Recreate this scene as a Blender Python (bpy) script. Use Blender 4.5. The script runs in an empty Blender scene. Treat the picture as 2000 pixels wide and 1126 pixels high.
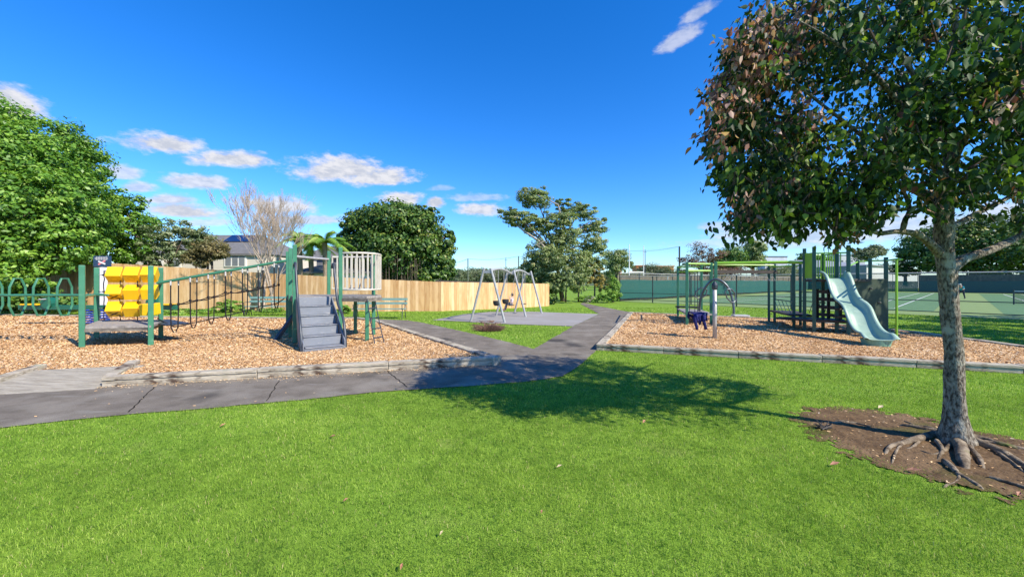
import bpy, math, random
import numpy as np
from mathutils import Vector, Matrix
random.seed(7); rng = np.random.default_rng(11)
sc = bpy.context.scene; col = sc.collection
R = math.radians
EYE, F, HZ = 1.65, 740.0, 550.0      # eye height and lens measured from the photograph
# ---------------------------------------------------------------- camera
cam = bpy.data.cameras.new('camera'); cam_o = bpy.data.objects.new('camera', cam); col.objects.link(cam_o)
cam.lens = 36*F/2000; cam.sensor_width = 36; cam.shift_y = -(563-HZ)/2000
cam.clip_start = .05; cam.clip_end = 3000
cam_o.location = (0, 0, EYE); cam_o.rotation_euler = (R(90), 0, 0)
sc.camera = cam_o
# ---------------------------------------------------------------- light
SUN_EL = 41; SX, SY = .815, -.58
EXPO = 0.85
w = bpy.data.worlds.new('World'); sc.world = w; w.use_nodes = True
def build_world():
    nt = w.node_tree; N = nt.nodes; L = nt.links; N.clear()
    out = N.new('ShaderNodeOutputWorld'); bg = N.new('ShaderNodeBackground')
    sky = N.new('ShaderNodeTexSky'); sky.sky_type = 'NISHITA'; sky.sun_disc = False
    sky.sun_elevation = R(SUN_EL); sky.sun_rotation = math.atan2(SX, SY)
    sky.air_density = 1.0; sky.dust_density = 0.15; sky.ozone_density = 3.5
    hs = N.new('ShaderNodeHueSaturation'); hs.inputs['Saturation'].default_value = 1.36; hs.inputs['Value'].default_value = 1.42
    L.new(sky.outputs[0], hs.inputs['Color'])
    tnt = N.new('ShaderNodeMix'); tnt.data_type = 'RGBA'; tnt.blend_type = 'MULTIPLY'; tnt.inputs[0].default_value = 1; tnt.inputs[7].default_value = (.60, .76, 1.0, 1); L.new(hs.outputs[0], tnt.inputs[6])
    def M(op, a, b=None, c=None):
        m = N.new('ShaderNodeMath'); m.operation = op
        for i, v in enumerate((a, b, c)):
            if v is None: continue
            if isinstance(v, (int, float)): m.inputs[i].default_value = v
            else: L.new(v, m.inputs[i])
        return m.outputs[0]
    tc = N.new('ShaderNodeTexCoord'); sp = N.new('ShaderNodeSeparateXYZ'); L.new(tc.outputs['Generated'], sp.inputs[0])
    X, Y, Z = sp.outputs
    az = M('ARCTAN2', X, Y); el = M('ARCSINE', Z)
    no = N.new('ShaderNodeTexNoise'); no.inputs['Scale'].default_value = 9; no.inputs['Detail'].default_value = 7; no.inputs['Roughness'].default_value = .58
    mp = N.new('ShaderNodeMapping'); mp.inputs['Scale'].default_value = (1, 1, 2.2); L.new(tc.outputs['Generated'], mp.inputs[0]); L.new(mp.outputs[0], no.inputs['Vector'])
    no2 = N.new('ShaderNodeTexNoise'); no2.inputs['Scale'].default_value = 34; no2.inputs['Detail'].default_value = 9; no2.inputs['Roughness'].default_value = .62; L.new(mp.outputs[0], no2.inputs['Vector'])
    n1 = M('SUBTRACT', no.outputs[0], .5); n2 = M('SUBTRACT', no2.outputs[0], .5)
    clouds = [(325,284,92,22,.1,1),(450,312,90,18,.05,1),(660,335,88,24,0,1),(745,350,72,20,0,1),(15,205,75,38,.3,1),(385,357,72,14,.1,.9),
              (330,391,52,11,0,.9),(350,414,85,18,.1,1),(235,338,46,15,.1,.8),(270,368,36,12,0,.8),(545,405,80,20,.1,.95),(610,430,66,11,0,.8),
              (400,436,60,10,0,.7),(778,390,46,15,0,1),(851,397,18,11,0,1),(938,411,46,14,0,.95),(930,387,60,9,0,.5),(860,368,26,6,0,.35),
              (1368,24,40,16,-.55,.6),(1326,78,46,20,-.5,.62),(1405,443,44,9,0,.6),(1560,463,200,24,0,.75),(1780,450,210,34,0,.75),(1990,430,150,34,0,.8),
              (1480,478,200,12,0,.5)]
    acc = None
    for cx, cy, hx, hy, sh, op in clouds:
        a = math.atan((cx-1000)/F); r = math.hypot(F, cx-1000); e = math.atan((HZ-cy)/r)
        wa = hx/F*math.cos(a)**2; we = hy/r*math.cos(e)**2*1.1
        du = M('SUBTRACT', az, a); dv = M('SUBTRACT', el, e)
        sh = sh+math.sin(a)*(HZ-cy)/F
        if sh: dv = M('ADD', dv, M('MULTIPLY', du, sh))
        du = M('DIVIDE', du, wa*1.45); dv = M('DIVIDE', dv, we*1.55)
        dv = M('MULTIPLY', dv, M('ADD', 1.0, M('MULTIPLY', M('LESS_THAN', dv, 0), .55)))   # flatter undersides
        q = M('SUBTRACT', 1.0, M('SQRT', M('ADD', M('MULTIPLY', du, du), M('MULTIPLY', dv, dv))))
        q = M('MULTIPLY', q, 1.35)
        q = M('ADD', q, M('ADD', M('MULTIPLY', n1, 1.25), M('MULTIPLY', n2, 1.3)))
        mr = N.new('ShaderNodeMapRange'); mr.interpolation_type = 'SMOOTHSTEP'
        L.new(q, mr.inputs[0]); mr.inputs[1].default_value = .20; mr.inputs[2].default_value = .88; mr.inputs[4].default_value = op
        acc = mr.outputs[0] if acc is None else M('MAXIMUM', acc, mr.outputs[0])
    acc = M('MULTIPLY', acc, M('GREATER_THAN', Y, 0))
    cr = N.new('ShaderNodeValToRGB'); cr.color_ramp.elements[0].position = .4; cr.color_ramp.elements[0].color = (3.3, 3.55, 4.2, 1)
    cr.color_ramp.elements[1].position = .6; cr.color_ramp.elements[1].color = (4.7, 4.75, 5.1, 1); L.new(no2.outputs[0], cr.inputs[0])
    mx = N.new('ShaderNodeMix'); mx.data_type = 'RGBA'; L.new(acc, mx.inputs[0]); L.new(tnt.outputs[2], mx.inputs[6]); L.new(cr.outputs[0], mx.inputs[7])
    L.new(mx.outputs[2], bg.inputs[0]); bg.inputs[1].default_value = .1
    L.new(bg.outputs[0], out.inputs[0])
build_world()
sl = bpy.data.lights.new('sun', 'SUN'); sl.energy = 4.4; sl.angle = R(.53); sl.color = (1, .91, .75)
so = bpy.data.objects.new('sun', sl); col.objects.link(so)
ce, se = math.cos(R(SUN_EL)), math.sin(R(SUN_EL))
so.rotation_euler = Vector((SX*ce, SY*ce, se)).to_track_quat('Z', 'Y').to_euler(); so.location = (30, -20, 30)
sc.view_settings.view_transform = 'Standard'; sc.view_settings.look = 'None'; sc.view_settings.exposure = EXPO; sc.view_settings.gamma = 1
sc.cycles.max_bounces = 6; sc.cycles.transparent_max_bounces = 24

# ---------------------------------------------------------------- helpers
def px(x, y, z=0.0):                # pixel of the photo -> point on the level z
    d = (EYE-z)*F/(y-HZ); return Vector(((x-1000)/F*d, d, z))
def at(x, y, d): return Vector(((x-1000)/F*d, d, EYE+(HZ-y)*d/F))

MATS = {}
def mat(name, c, c2=None, scale=8, rough=.6, metal=0, bump=0, bscale=None, stretch=None, detail=5, ramp=(.35, .65), extra=None, spec=.5, coord='Object'):
    if name in MATS: return MATS[name]
    m = bpy.data.materials.new(name); m.use_nodes = True; nt = m.node_tree; N = nt.nodes; L = nt.links
    b = N['Principled BSDF']; b.inputs['Roughness'].default_value = rough; b.inputs['Metallic'].default_value = metal; b.inputs['Specular IOR Level'].default_value = spec
    if rough >= .8: b.inputs['Specular IOR Level'].default_value = min(spec, .12)
    if c2 is None: c2 = tuple(v*.78 for v in c)
    tc = N.new('ShaderNodeTexCoord'); mp = N.new('ShaderNodeMapping'); L.new(tc.outputs[coord], mp.inputs[0])
    if stretch: mp.inputs['Scale'].default_value = stretch
    no = N.new('ShaderNodeTexNoise'); no.inputs['Scale'].default_value = scale; no.inputs['Detail'].default_value = detail; no.inputs['Roughness'].default_value = .6
    L.new(mp.outputs[0], no.inputs['Vector'])
    cr = N.new('ShaderNodeValToRGB'); e = cr.color_ramp.elements
    e[0].position, e[1].position = ramp; e[0].color = (*c2, 1); e[1].color = (*c, 1)
    L.new(no.outputs[0], cr.inputs[0]); cur = cr.outputs[0]
    if extra: # list of (scale, color, lo, hi, stretch)
        for (s2, cc, lo, hi, st) in extra:
            m2 = N.new('ShaderNodeMapping'); L.new(tc.outputs[coord], m2.inputs[0])
            if st: m2.inputs['Scale'].default_value = st
            m2.inputs['Location'].default_value = (s2*.37, s2*.11, 1.7)
            n2 = N.new('ShaderNodeTexNoise'); n2.inputs['Scale'].default_value = s2; n2.inputs['Detail'].default_value = 6; L.new(m2.outputs[0], n2.inputs['Vector'])
            mr = N.new('ShaderNodeMapRange'); mr.inputs[1].default_value = lo; mr.inputs[2].default_value = hi; L.new(n2.outputs[0], mr.inputs[0])
            mx = N.new('ShaderNodeMix'); mx.data_type = 'RGBA'; L.new(mr.outputs[0], mx.inputs[0]); L.new(cur, mx.inputs[6]); mx.inputs[7].default_value = (*cc, 1)
            cur = mx.outputs[2]
    L.new(cur, b.inputs['Base Color'])
    if bump:
        bp = N.new('ShaderNodeBump'); bp.inputs['Strength'].default_value = bump; bp.inputs['Distance'].default_value = .02
        nb = N.new('ShaderNodeTexNoise'); nb.inputs['Scale'].default_value = bscale or scale*3; nb.inputs['Detail'].default_value = 6; L.new(mp.outputs[0], nb.inputs['Vector'])
        L.new(nb.outputs[0], bp.inputs['Height']); L.new(bp.outputs[0], b.inputs['Normal'])
    MATS[name] = m; return m

def tintmat(name, stops, rough=.55, transl=.3, noise=None, spec=.4):
    """colour picked per leaf / blade / chip / board by the mesh attribute 'tint'"""
    m = bpy.data.materials.new(name); m.use_nodes = True; nt = m.node_tree; N = nt.nodes; L = nt.links
    b = N['Principled BSDF']; out = N['Material Output']; b.inputs['Roughness'].default_value = rough; b.inputs['Specular IOR Level'].default_value = spec
    at_ = N.new('ShaderNodeAttribute'); at_.attribute_name = 'tint'
    cr = N.new('ShaderNodeValToRGB'); el = cr.color_ramp.elements
    while len(el) < len(stops): el.new(.5)
    for i, (p, c) in enumerate(stops): el[i].position = p; el[i].color = (*c, 1)
    L.new(at_.outputs['Fac'], cr.inputs[0]); cur = cr.outputs[0]
    if noise:
        s, c2, lo, hi = noise[:4]
        tc = N.new('ShaderNodeTexCoord'); mp = N.new('ShaderNodeMapping'); L.new(tc.outputs['Object'], mp.inputs[0])
        if len(noise) > 4: mp.inputs['Scale'].default_value = noise[4]
        no = N.new('ShaderNodeTexNoise'); no.inputs['Scale'].default_value = s; no.inputs['Detail'].default_value = 5
        L.new(mp.outputs[0], no.inputs['Vector'])
        mr = N.new('ShaderNodeMapRange'); mr.inputs[1].default_value = lo; mr.inputs[2].default_value = hi; L.new(no.outputs[0], mr.inputs[0])
        mx = N.new('ShaderNodeMix'); mx.data_type = 'RGBA'; mx.blend_type = 'MULTIPLY'; L.new(mr.outputs[0], mx.inputs[0]); L.new(cur, mx.inputs[6]); mx.inputs[7].default_value = (*c2, 1)
        cur = mx.outputs[2]
    L.new(cur, b.inputs['Base Color'])
    if transl:
        t = N.new('ShaderNodeBsdfTranslucent'); ms = N.new('ShaderNodeMixShader'); ms.inputs[0].default_value = transl
        mu = N.new('ShaderNodeMix'); mu.data_type = 'RGBA'; mu.blend_type = 'MULTIPLY'; mu.inputs[0].default_value = 1; L.new(cur, mu.inputs[6]); mu.inputs[7].default_value = (1.5, 1.6, .7, 1)
        L.new(mu.outputs[2], t.inputs[0]); L.new(b.outputs[0], ms.inputs[1]); L.new(t.outputs[0], ms.inputs[2]); L.new(ms.outputs[0], out.inputs[0])
    return m

def tag(o, label=None, cat=None, group=None, kind=None):
    if label: o['label'] = label
    if cat: o['category'] = cat
    if group: o['group'] = group
    if kind: o['kind'] = kind
    return o
def empty(name, loc, label, cat, group=None, rz=0):
    o = bpy.data.objects.new(name, None); col.objects.link(o); o.location = loc; o.rotation_euler.z = rz; o.empty_display_size = .2
    return tag(o, label, cat, group)
def link(name, me, m, parent=None):
    o = bpy.data.objects.new(name, me); col.objects.link(o)
    if m: me.materials.append(m)
    if parent: o.parent = parent
    return o
def copy_tree(o, parent=None):
    c = o.copy(); col.objects.link(c)
    if parent: c.parent = parent
    for ch in [k for k in list(bpy.data.objects) if k.parent == o]: copy_tree(ch, c)
    return c

class MB:
    """collects shapes in world coordinates; build() re-bases them on the parent's location"""
    def __init__(s): s.v = []; s.f = []; s.t = []
    def _add(s, vs, fs, t=0.):
        n = len(s.v); s.v += [tuple(v) for v in vs]; s.f += [tuple(i+n for i in f) for f in fs]; s.t += [t]*len(vs); return s
    def hexa(s, v, t=0.): return s._add(v, [(0,3,2,1),(4,5,6,7),(0,1,5,4),(1,2,6,5),(2,3,7,6),(3,0,4,7)], t)
    def box(s, c, d, rz=0, t=0., M=None):
        x, y, z = d[0]/2, d[1]/2, d[2]/2
        P = [Vector(p) for p in ((-x,-y,-z),(x,-y,-z),(x,y,-z),(-x,y,-z),(-x,-y,z),(x,-y,z),(x,y,z),(-x,y,z))]
        m = M or Matrix.Rotation(rz, 3, 'Z'); c = Vector(c)
        return s.hexa([c+m@p for p in P], t)
    def bar(s, p, q, w, h, up=(0,0,1), t=0.):
        p, q = Vector(p), Vector(q); a = (q-p).normalized(); u = Vector(up)
        if abs(a.dot(u)) > .98: u = Vector((0, 1, 0))
        sd = a.cross(u).normalized()*w/2; uu = sd.cross(a).normalized()*h/2
        return s.hexa([p-sd-uu, p+sd-uu, q+sd-uu, q-sd-uu, p-sd+uu, p+sd+uu, q+sd+uu, q-sd+uu], t)
    def tube(s, pts, r, n=8, cap=True, closed=False, t=0., wob=0):
        pts = [Vector(p) for p in pts]; k = len(pts)
        rs = list(r) if hasattr(r, '__len__') else [r]*k
        vs = []; prev = None
        for i, p in enumerate(pts):
            if closed: a = pts[(i+1) % k]-pts[i-1]
            else: a = pts[min(i+1, k-1)]-pts[max(i-1, 0)]
            a.normalize()
            if prev is None:
                u = a.orthogonal().normalized()
            else: u = (prev-a*prev.dot(a)).normalized()
            prev = u; v = a.cross(u)
            for j in range(n):
                an = 2*math.pi*j/n; rr = rs[i]*(1+(random.uniform(-wob, wob) if wob else 0))
                vs.append(p+(u*math.cos(an)+v*math.sin(an))*rr)
        fs = []
        for i in range(k if closed else k-1):
            i2 = (i+1) % k
            for j in range(n): fs.append((i*n+j, i*n+(j+1) % n, i2*n+(j+1) % n, i2*n+j))
        if cap and not closed: fs += [tuple(range(n))[::-1], tuple(range((k-1)*n, k*n))]
        return s._add(vs, fs, t)
    def prism(s, poly, z0, z1, t=0.):
        n = len(poly); ar = sum(poly[i][0]*poly[(i+1) % n][1]-poly[(i+1) % n][0]*poly[i][1] for i in range(n))
        if ar < 0: poly = poly[::-1]
        vs = [(p[0], p[1], z0) for p in poly]+[(p[0], p[1], z1) for p in poly]
        return s._add(vs, [tuple(range(n))[::-1], tuple(range(n, 2*n))]+[(i, (i+1) % n, (i+1) % n+n, i+n) for i in range(n)], t)
    def sheet(s, poly, z):
        n = len(poly); ar = sum(poly[i][0]*poly[(i+1) % n][1]-poly[(i+1) % n][0]*poly[i][1] for i in range(n))
        if ar < 0: poly = poly[::-1]
        return s._add([(p[0], p[1], z) for p in poly], [tuple(range(n))])
    def grid(s, rows, t=0., closed_u=False):
        m = len(rows); n = len(rows[0]); vs = [v for r in rows for v in r]
        fs = [(i*n+j, i*n+(j+1) % n, (i+1)*n+(j+1) % n, (i+1)*n+j) for i in range(m-1) for j in range(n if closed_u else n-1)]
        return s._add(vs, fs, t)
    def build(s, name, m, parent=None, smooth=False, bevel=0, solid=0, origin=None):
        o0 = Vector(origin) if origin is not None else (parent_world(parent) if parent else Vector((0, 0, 0)))
        me = bpy.data.meshes.new(name)
        if origin is None and parent: o0 = parent_world(parent)
        me.from_pydata([tuple(Vector(v)-o0) for v in s.v], [], s.f); me.update()
        if any(s.t):
            a = me.attributes.new('tint', 'FLOAT', 'POINT'); a.data.foreach_set('value', np.array(s.t, dtype=np.float32))
        if smooth: me.polygons.foreach_set('use_smooth', [True]*len(me.polygons))
        o = link(name, me, m, parent)
        if origin is not None and not parent: o.location = o0
        if bevel:
            b = o.modifiers.new('bevel', 'BEVEL'); b.width = bevel; b.segments = 2; b.limit_method = 'ANGLE'
        if solid:
            b = o.modifiers.new('solid', 'SOLIDIFY'); b.thickness = solid; b.offset = 0
        return o
def parent_world(p):
    v = Vector((0, 0, 0))
    while p is not None: v = v+Vector(p.location); p = p.parent
    return v
def fastmesh(name, V, faces_n, m, parent=None, tint=None, nper=None, smooth=False, origin=(0,0,0)):
    """V (k,3) verts, faces_n (f, n) index array of n-gons"""
    me = bpy.data.meshes.new(name); k = len(V); f, n = faces_n.shape
    V = V-np.array(origin)
    me.vertices.add(k); me.vertices.foreach_set('co', V.astype(np.float32).ravel())
    me.loops.add(f*n); me.loops.foreach_set('vertex_index', faces_n.astype(np.int32).ravel())
    me.polygons.add(f); me.polygons.foreach_set('loop_start', np.arange(0, f*n, n, dtype=np.int32)); me.polygons.foreach_set('loop_total', np.full(f, n, dtype=np.int32))
    if smooth: me.polygons.foreach_set('use_smooth', np.ones(f, dtype=bool))
    me.update(calc_edges=True)
    if tint is not None:
        a = me.attributes.new('tint', 'FLOAT', 'POINT'); a.data.foreach_set('value', np.repeat(tint, nper).astype(np.float32))
    return link(name, me, m, parent)
def inpoly(P, poly):
    x, y = P[:, 0], P[:, 1]; r = np.zeros(len(P), bool); n = len(poly)
    for i in range(n):
        x1, y1 = poly[i][0], poly[i][1]; x2, y2 = poly[(i+1) % n][0], poly[(i+1) % n][1]
        if y1 == y2: continue
        c = ((y1 > y) != (y2 > y)) & (x < (x2-x1)*(y-y1)/(y2-y1)+x1); r ^= c
    return r
def ragged(poly, step=.25, amp=.04, seed=1):
    rr = random.Random(seed); out = []
    for i in range(len(poly)):
        a = Vector(poly[i][:2]); b = Vector(poly[(i+1) % len(poly)][:2]); L_ = (b-a).length; k = max(1, int(L_/step))
        if a.length > 60: k = 1
        for j in range(k): out.append(a.lerp(b, j/k)+Vector((rr.uniform(-amp, amp), rr.uniform(-amp, amp))))
    return [(p.x, p.y) for p in out]

# ---------------------------------------------------------------- materials
GREEN = mat('green_paint', (.045,.20,.115), (.032,.15,.085), 3, .45, bump=.08, bscale=40, extra=[(9,(.10,.24,.16),.62,.8,None)])
GREEN_DK = mat('dark_green_paint', (.035,.115,.09), (.025,.085,.065), 3, .5, extra=[(9,(.07,.14,.11),.62,.8,None)])
LIME = mat('lime_paint', (.22,.46,.025), (.18,.39,.02), 3, .4)
STEEL = mat('galvanised_steel', (.50,.49,.47), (.38,.37,.36), 12, .5, .15)
STEEL_LT = mat('pale_swing_steel', (.43,.43,.42), (.34,.34,.33), 10, .4, .2)
CHAR = mat('charcoal_steel', (.06,.07,.09), (.04,.05,.06), 8, .4, .3)
STEP = mat('slate_blue_plastic', (.165,.18,.215), (.135,.15,.18), 3, .5, extra=[(5,(.30,.30,.30),.62,.85,(1,1,3))], bump=.05)
STEPEDGE = mat('worn_step_edge', (.42,.43,.45), (.22,.24,.29), 9, .5)
ROPE = mat('black_rope', (.022,.02,.024), None, 30, .8)
CREAM = mat('cream_paint', (.64,.59,.50), (.52,.48,.40), 4, .45)
YEL = mat('yellow_plastic', (.88,.52,.005), (.82,.46,.005), 3, .4, extra=[(14,(.55,.32,.02),.68,.85,None)])
BLACK = mat('black_mark', (.05,.025,.015), None, 8, .6)
RUBBER = mat('black_rubber', (.02,.02,.022), None, 8, .6)
GALV_DECK = mat('weathered_deck', (.36,.33,.30), (.22,.20,.18), 6, .8, stretch=(1,6,1), bump=.3, extra=[(4,(.12,.10,.09),.6,.8,(1,8,1))])
SLEEPER = mat('weathered_sleeper', (.50,.445,.355), (.27,.23,.175), 5, .85, stretch=(.7,3,5), bump=.6, bscale=22,
              extra=[(3.1,(.09,.06,.045),.53,.62,(1,1,1.6)),(22,(.12,.10,.08),.62,.70,(.25,2,3)),(3.5,(.34,.36,.24),.58,.8,None)])
JOIST = mat('joist_grey', (.24,.215,.18), (.11,.095,.08), 7, .85, stretch=(1,1,3))
BARKDARK = mat('dark_timber', (.05,.04,.035), (.03,.025,.02), 6, .7)
SLIDE = mat('mint_slide', (.30,.42,.33), (.24,.36,.28), 3, .42, extra=[(5,(.42,.52,.42),.58,.8,None)])
WALLG = mat('shade_mottled_olive_panel', (.030,.050,.026), (.017,.030,.017), 5, .6, extra=[(3,(.055,.068,.04),.55,.75,(1,1,3))])  # olive panel colour darkened and mottled to stand in for dappled tree shade
TEAL = mat('bench_teal', (.20,.34,.30), (.15,.27,.24), 8, .6)
WHITE = mat('white_paint', (.78,.77,.74), (.7,.69,.66), 3, .5)
ROOF = mat('grey_roof', (.17,.165,.16), (.12,.118,.115), 4, .7)
GLASSD = mat('dark_window_glass', (.05,.06,.07), None, 2, .15)
BROWN = mat('brown_leafless', (.30,.25,.22), (.20,.165,.15), 10, .9)
TRUNK = mat('grey_brown_trunk', (.16,.13,.10), (.09,.07,.055), 8, .9, bump=.5)
SKIN = mat('skin', (.55,.33,.24), (.5,.3,.22), 4, .55)
HAIR = mat('dark_brown_hair', (.04,.022,.015), None, 20, .6)

# ---------------------------------------------------------------- ground outlines (metres)
def P2(*a): v = px(*a); return (v.x, v.y)
pitL_f0, pitL_f1 = px(198,757), px(978,712)
FD = (pitL_f1-pitL_f0).normalized(); FN = Vector((-FD.y, FD.x, 0))
pitL = [(pitL_f0.x, pitL_f0.y), (pitL_f1.x, pitL_f1.y), P2(800,645,.14), P2(738,625,.14), P2(700,620.5,.14), P2(540,620,.14), P2(250,617,.14), P2(0,613.5,.14), (-34, 18.2), (-34, -1.6)]
pitL[-1] = tuple((pitL_f0-FD*28)[:2])
pitR = [P2(1165,684), P2(2000,730), (11.4, 6.05), (12.0, 8.1), (12.35, 11.6), (11.2, 15.6), P2(1230,609,.14)]
path_poly = [(-30, -4.6), P2(0,836), P2(250,810), P2(500,790), P2(750,765), P2(950,752), P2(1045,744), P2(1100,735), P2(1130,716), P2(1160,690), P2(1165,684),
             P2(1230,609.5), P2(1212,606), P2(1160,596), P2(1140,590.5), P2(1133,593), P2(1171,613.5), P2(1119,637.5), P2(1042,682), P2(998,669.5), P2(900,646.5),
             P2(825,630), P2(795,625.5), P2(740,623.5), P2(700,620), P2(738,626), P2(800,648), P2(978,712), P2(198,757), tuple((pitL_f0-FD*28)[:2])]
pad_poly = [P2(845,625.5), P2(905,614), P2(955,609.5), P2(1040,609), P2(1171,613.5), P2(1119,637.5), P2(994,633.5), P2(900,628)]
dirt_poly = [P2(1545,811), P2(1576,797), P2(1663,796), P2(1765,810), P2(1829,824), P2(1897,840), P2(1954,851), P2(2000,863), (6.6,3.75), (7.2,3.2), (6.6,2.6), (5.0,2.5), P2(2000,982), P2(1897,961), P2(1802,934), P2(1727,915), P2(1651,881), P2(1587,851)]
CA = Vector((9.1, 32, 0)); CU = Vector((.642, -.766, 0)); CV = Vector((.766, .642, 0))
court_poly = [CA, CA+CU*34, CA+CU*34+CV*60, CA+CV*60]

def inset(poly, k):
    n = len(poly); ar = sum(poly[i][0]*poly[(i+1) % n][1]-poly[(i+1) % n][0]*poly[i][1] for i in range(n)); sg = 1 if ar > 0 else -1; out = []
    for i in range(n):
        p, a, c = Vector(poly[i][:2]), Vector(poly[i-1][:2]), Vector(poly[(i+1) % n][:2]); d1 = (p-a).normalized(); d2 = (c-p).normalized()
        n1, n2 = Vector((-d1.y, d1.x))*sg, Vector((-d2.y, d2.x))*sg; b_ = (n1+n2); out.append(tuple(p+b_*k/max(.3, 1+n1.dot(n2))))
    return out
bedL = inset(pitL, .09); bedR = inset(pitR, .09)
q0, q1 = pitL_f0+FN*.09, pitL_f0-FD*1.62
bedL = [tuple((pitL_f0+FD*.05+FN*.09)[:2])]+bedL[1:]+[tuple((q1+FN*.09)[:2]), tuple((q1+FN*1.06-FD*.25)[:2]), tuple((pitL_f0+FN*1.06-FD*.25)[:2]), tuple((pitL_f0+FN*.3-FD*.02)[:2])]
# ---------------------------------------------------------------- setting
lawn_m = mat('lawn', (.22,.35,.04), (.12,.205,.022), 5, .9, bump=.9, bscale=90, extra=[(.6,(.20,.34,.04),.5,.75,None),(22,(.06,.14,.015),.55,.7,None),(1.6,(.24,.30,.07),.62,.8,None)], spec=.15)
mb = MB(); mb.grid([[(x, y, 0) for x in (-900,-60,0,60,900)] for y in (-200,-10,60,300,1400)]); tag(mb.build('lawn', lawn_m), kind='structure')
asph = mat('asphalt', (.205,.178,.145), (.14,.12,.096), 3, .85, bump=.5, bscale=140, extra=[(1.2,(.26,.235,.195),.5,.72,None),(90,(.30,.27,.23),.60,.72,None),(4,(.22,.20,.17),.58,.70,(.4,1.6,1)),(140,(.05,.045,.04),.60,.70,None),(.8,(.07,.063,.056),.58,.70,None)])
mb = MB(); mb.sheet(ragged(path_poly, .18, .02, 3), .012); tag(mb.build('path', asph), kind='structure')
for (a_, c_) in ((P2(252,806), P2(302,757)), (P2(795,757), P2(752,722)), (P2(520,784), P2(545,745))):
    a_, c_ = Vector((*a_,0)), Vector((*c_,0)); n_ = (c_-a_).cross(Vector((0,0,1))).normalized()*.009; mb = MB(); K = 14
    l_ = [a_.lerp(c_, i/K)+n_*random.uniform(-1.5,1.5) for i in range(K+1)]
    mb.grid([[p+n_*random.uniform(.4,1.3)+Vector((0,0,.016)) for p in l_], [p-n_*random.uniform(.4,1.3)+Vector((0,0,.016)) for p in l_]]); tag(mb.build('path_crack', mat('crack_dark', (.02,.018,.016), None, 5, .9)), kind='structure')
rub = mat('grey_rubber', (.30,.285,.265), (.235,.222,.21), 60, .9, extra=[(.8,(.30,.29,.29),.5,.7,None)])
mb = MB(); mb.sheet(ragged(pad_poly, .3, .02, 4), .02); tag(mb.build('swing_pad', rub), kind='structure')
dirt = mat('bare_soil', (.155,.10,.052), (.085,.053,.029), 7, .95, bump=.9, bscale=30, extra=[(2.6,(.19,.125,.07),.52,.72,None),(40,(.22,.17,.12),.63,.72,None),(1.7,(.08,.085,.02),.57,.72,None)])
def soil():
    st_ = .035; xs = np.arange(2.6, 7.6, st_); ys = np.arange(2.2, 5.4, st_); GX, GY = np.meshgrid(xs, ys); nx = len(xs)
    Z = .008+.006*np.sin(GX*7+np.sin(GY*5)*1.5)+.005*np.sin(GY*11+GX*3)+rng.normal(0, .0028, GX.shape)+.012*np.exp(-((GX-BTX)**2+(GY-BTY)**2)/.25)
    Z = np.maximum(Z, .003); V = np.stack([GX.ravel(), GY.ravel(), Z.ravel()], 1)
    i, j = np.meshgrid(np.arange(len(ys)-1), np.arange(nx-1), indexing='ij'); a = (i*nx+j).ravel(); Fq = np.stack([a, a+1, a+nx+1, a+nx], 1)
    c = V[a][:, :2]+st_/2; n_ = np.stack([.05*np.sin(c[:,0]*13+np.sin(c[:,1]*17)*2), .05*np.sin(c[:,1]*15+np.cos(c[:,0]*11)*2)], 1)+rng.normal(0, .022, c.shape)
    Fq = Fq[inpoly(c+n_*1.5, dirt_poly)]; tag(fastmesh('bare_soil', V, Fq, dirt, smooth=True), kind='structure')
BTX, BTY = px(1868, 866).x, px(1868, 866).y
soil()
chipbase = mat('bark_bed', (.58,.36,.18), (.34,.19,.09), 26, .95, bump=.8, bscale=50, extra=[(60,(.55,.38,.22),.55,.7,None)])
ZP = .12
for pl in (bedL, bedR):
    mb = MB(); mb.prism([tuple(p) for p in pl], -.02, ZP-.012); tag(mb.build('bark_bed', chipbase), kind='structure')
court = mat('court_green', (.13,.23,.105), (.105,.195,.09), 2, .8); court_o = mat('court_surround', (.23,.31,.12), (.2,.275,.105), 2, .85)
mb = MB(); mb.sheet([(p.x, p.y) for p in court_poly], .008); tag(mb.build('court_surround', court_o), kind='structure')
mi = MB()
for a in range(2):
    o = CA+CU*(3+a*17)+CV*4
    mi.sheet([(q.x, q.y) for q in (o, o+CU*14.6, o+CU*14.6+CV*52, o+CV*52)], .012)
tag(mi.build('court', court), kind='structure')
lm = MB()
for a in range(2):
    for off in (0, 24):
        o = CA+CU*(5+a*17)+CV*(6+off)
        for p, q in ((o, o+CU*10.9), (o+CV*23.8, o+CU*10.9+CV*23.8), (o, o+CV*23.8), (o+CU*10.9, o+CU*10.9+CV*23.8), (o+CU*1.4, o+CU*1.4+CV*23.8), (o+CU*9.5, o+CU*9.5+CV*23.8), (o+CV*5.5+CU*1.4, o+CV*5.5+CU*9.5), (o+CV*18.3+CU*1.4, o+CV*18.3+CU*9.5), (o+CU*5.45+CV*5.5, o+CU*5.45+CV*18.3)):
            d = (q-p).normalized(); s = Vector((-d.y, d.x, 0))*.04
            lm.sheet([(v.x, v.y) for v in (p-s, q-s, q+s, p+s)], .016)
tag(lm.build('court_lines', WHITE), kind='structure')
# low far rise beyond the field
hb = MB(); rows = []
for j, (yy, zz) in enumerate(((150,0),(175,1.5),(205,4.2),(240,6.5),(300,7.5))):
    rows.append([(x, yy+random.uniform(-6,6), zz*(.75+.35*math.sin(x*.013+1.3)+random.uniform(-.1,.1)) if zz else -.3) for x in range(-420, 640, 20)])
hb.grid(rows); tag(hb.build('far_hill', mat('far_hill', (.11,.15,.06), (.06,.085,.045), .06, .9, extra=[(.2,(.20,.19,.15),.6,.75,None)]), smooth=True), kind='structure')

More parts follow.
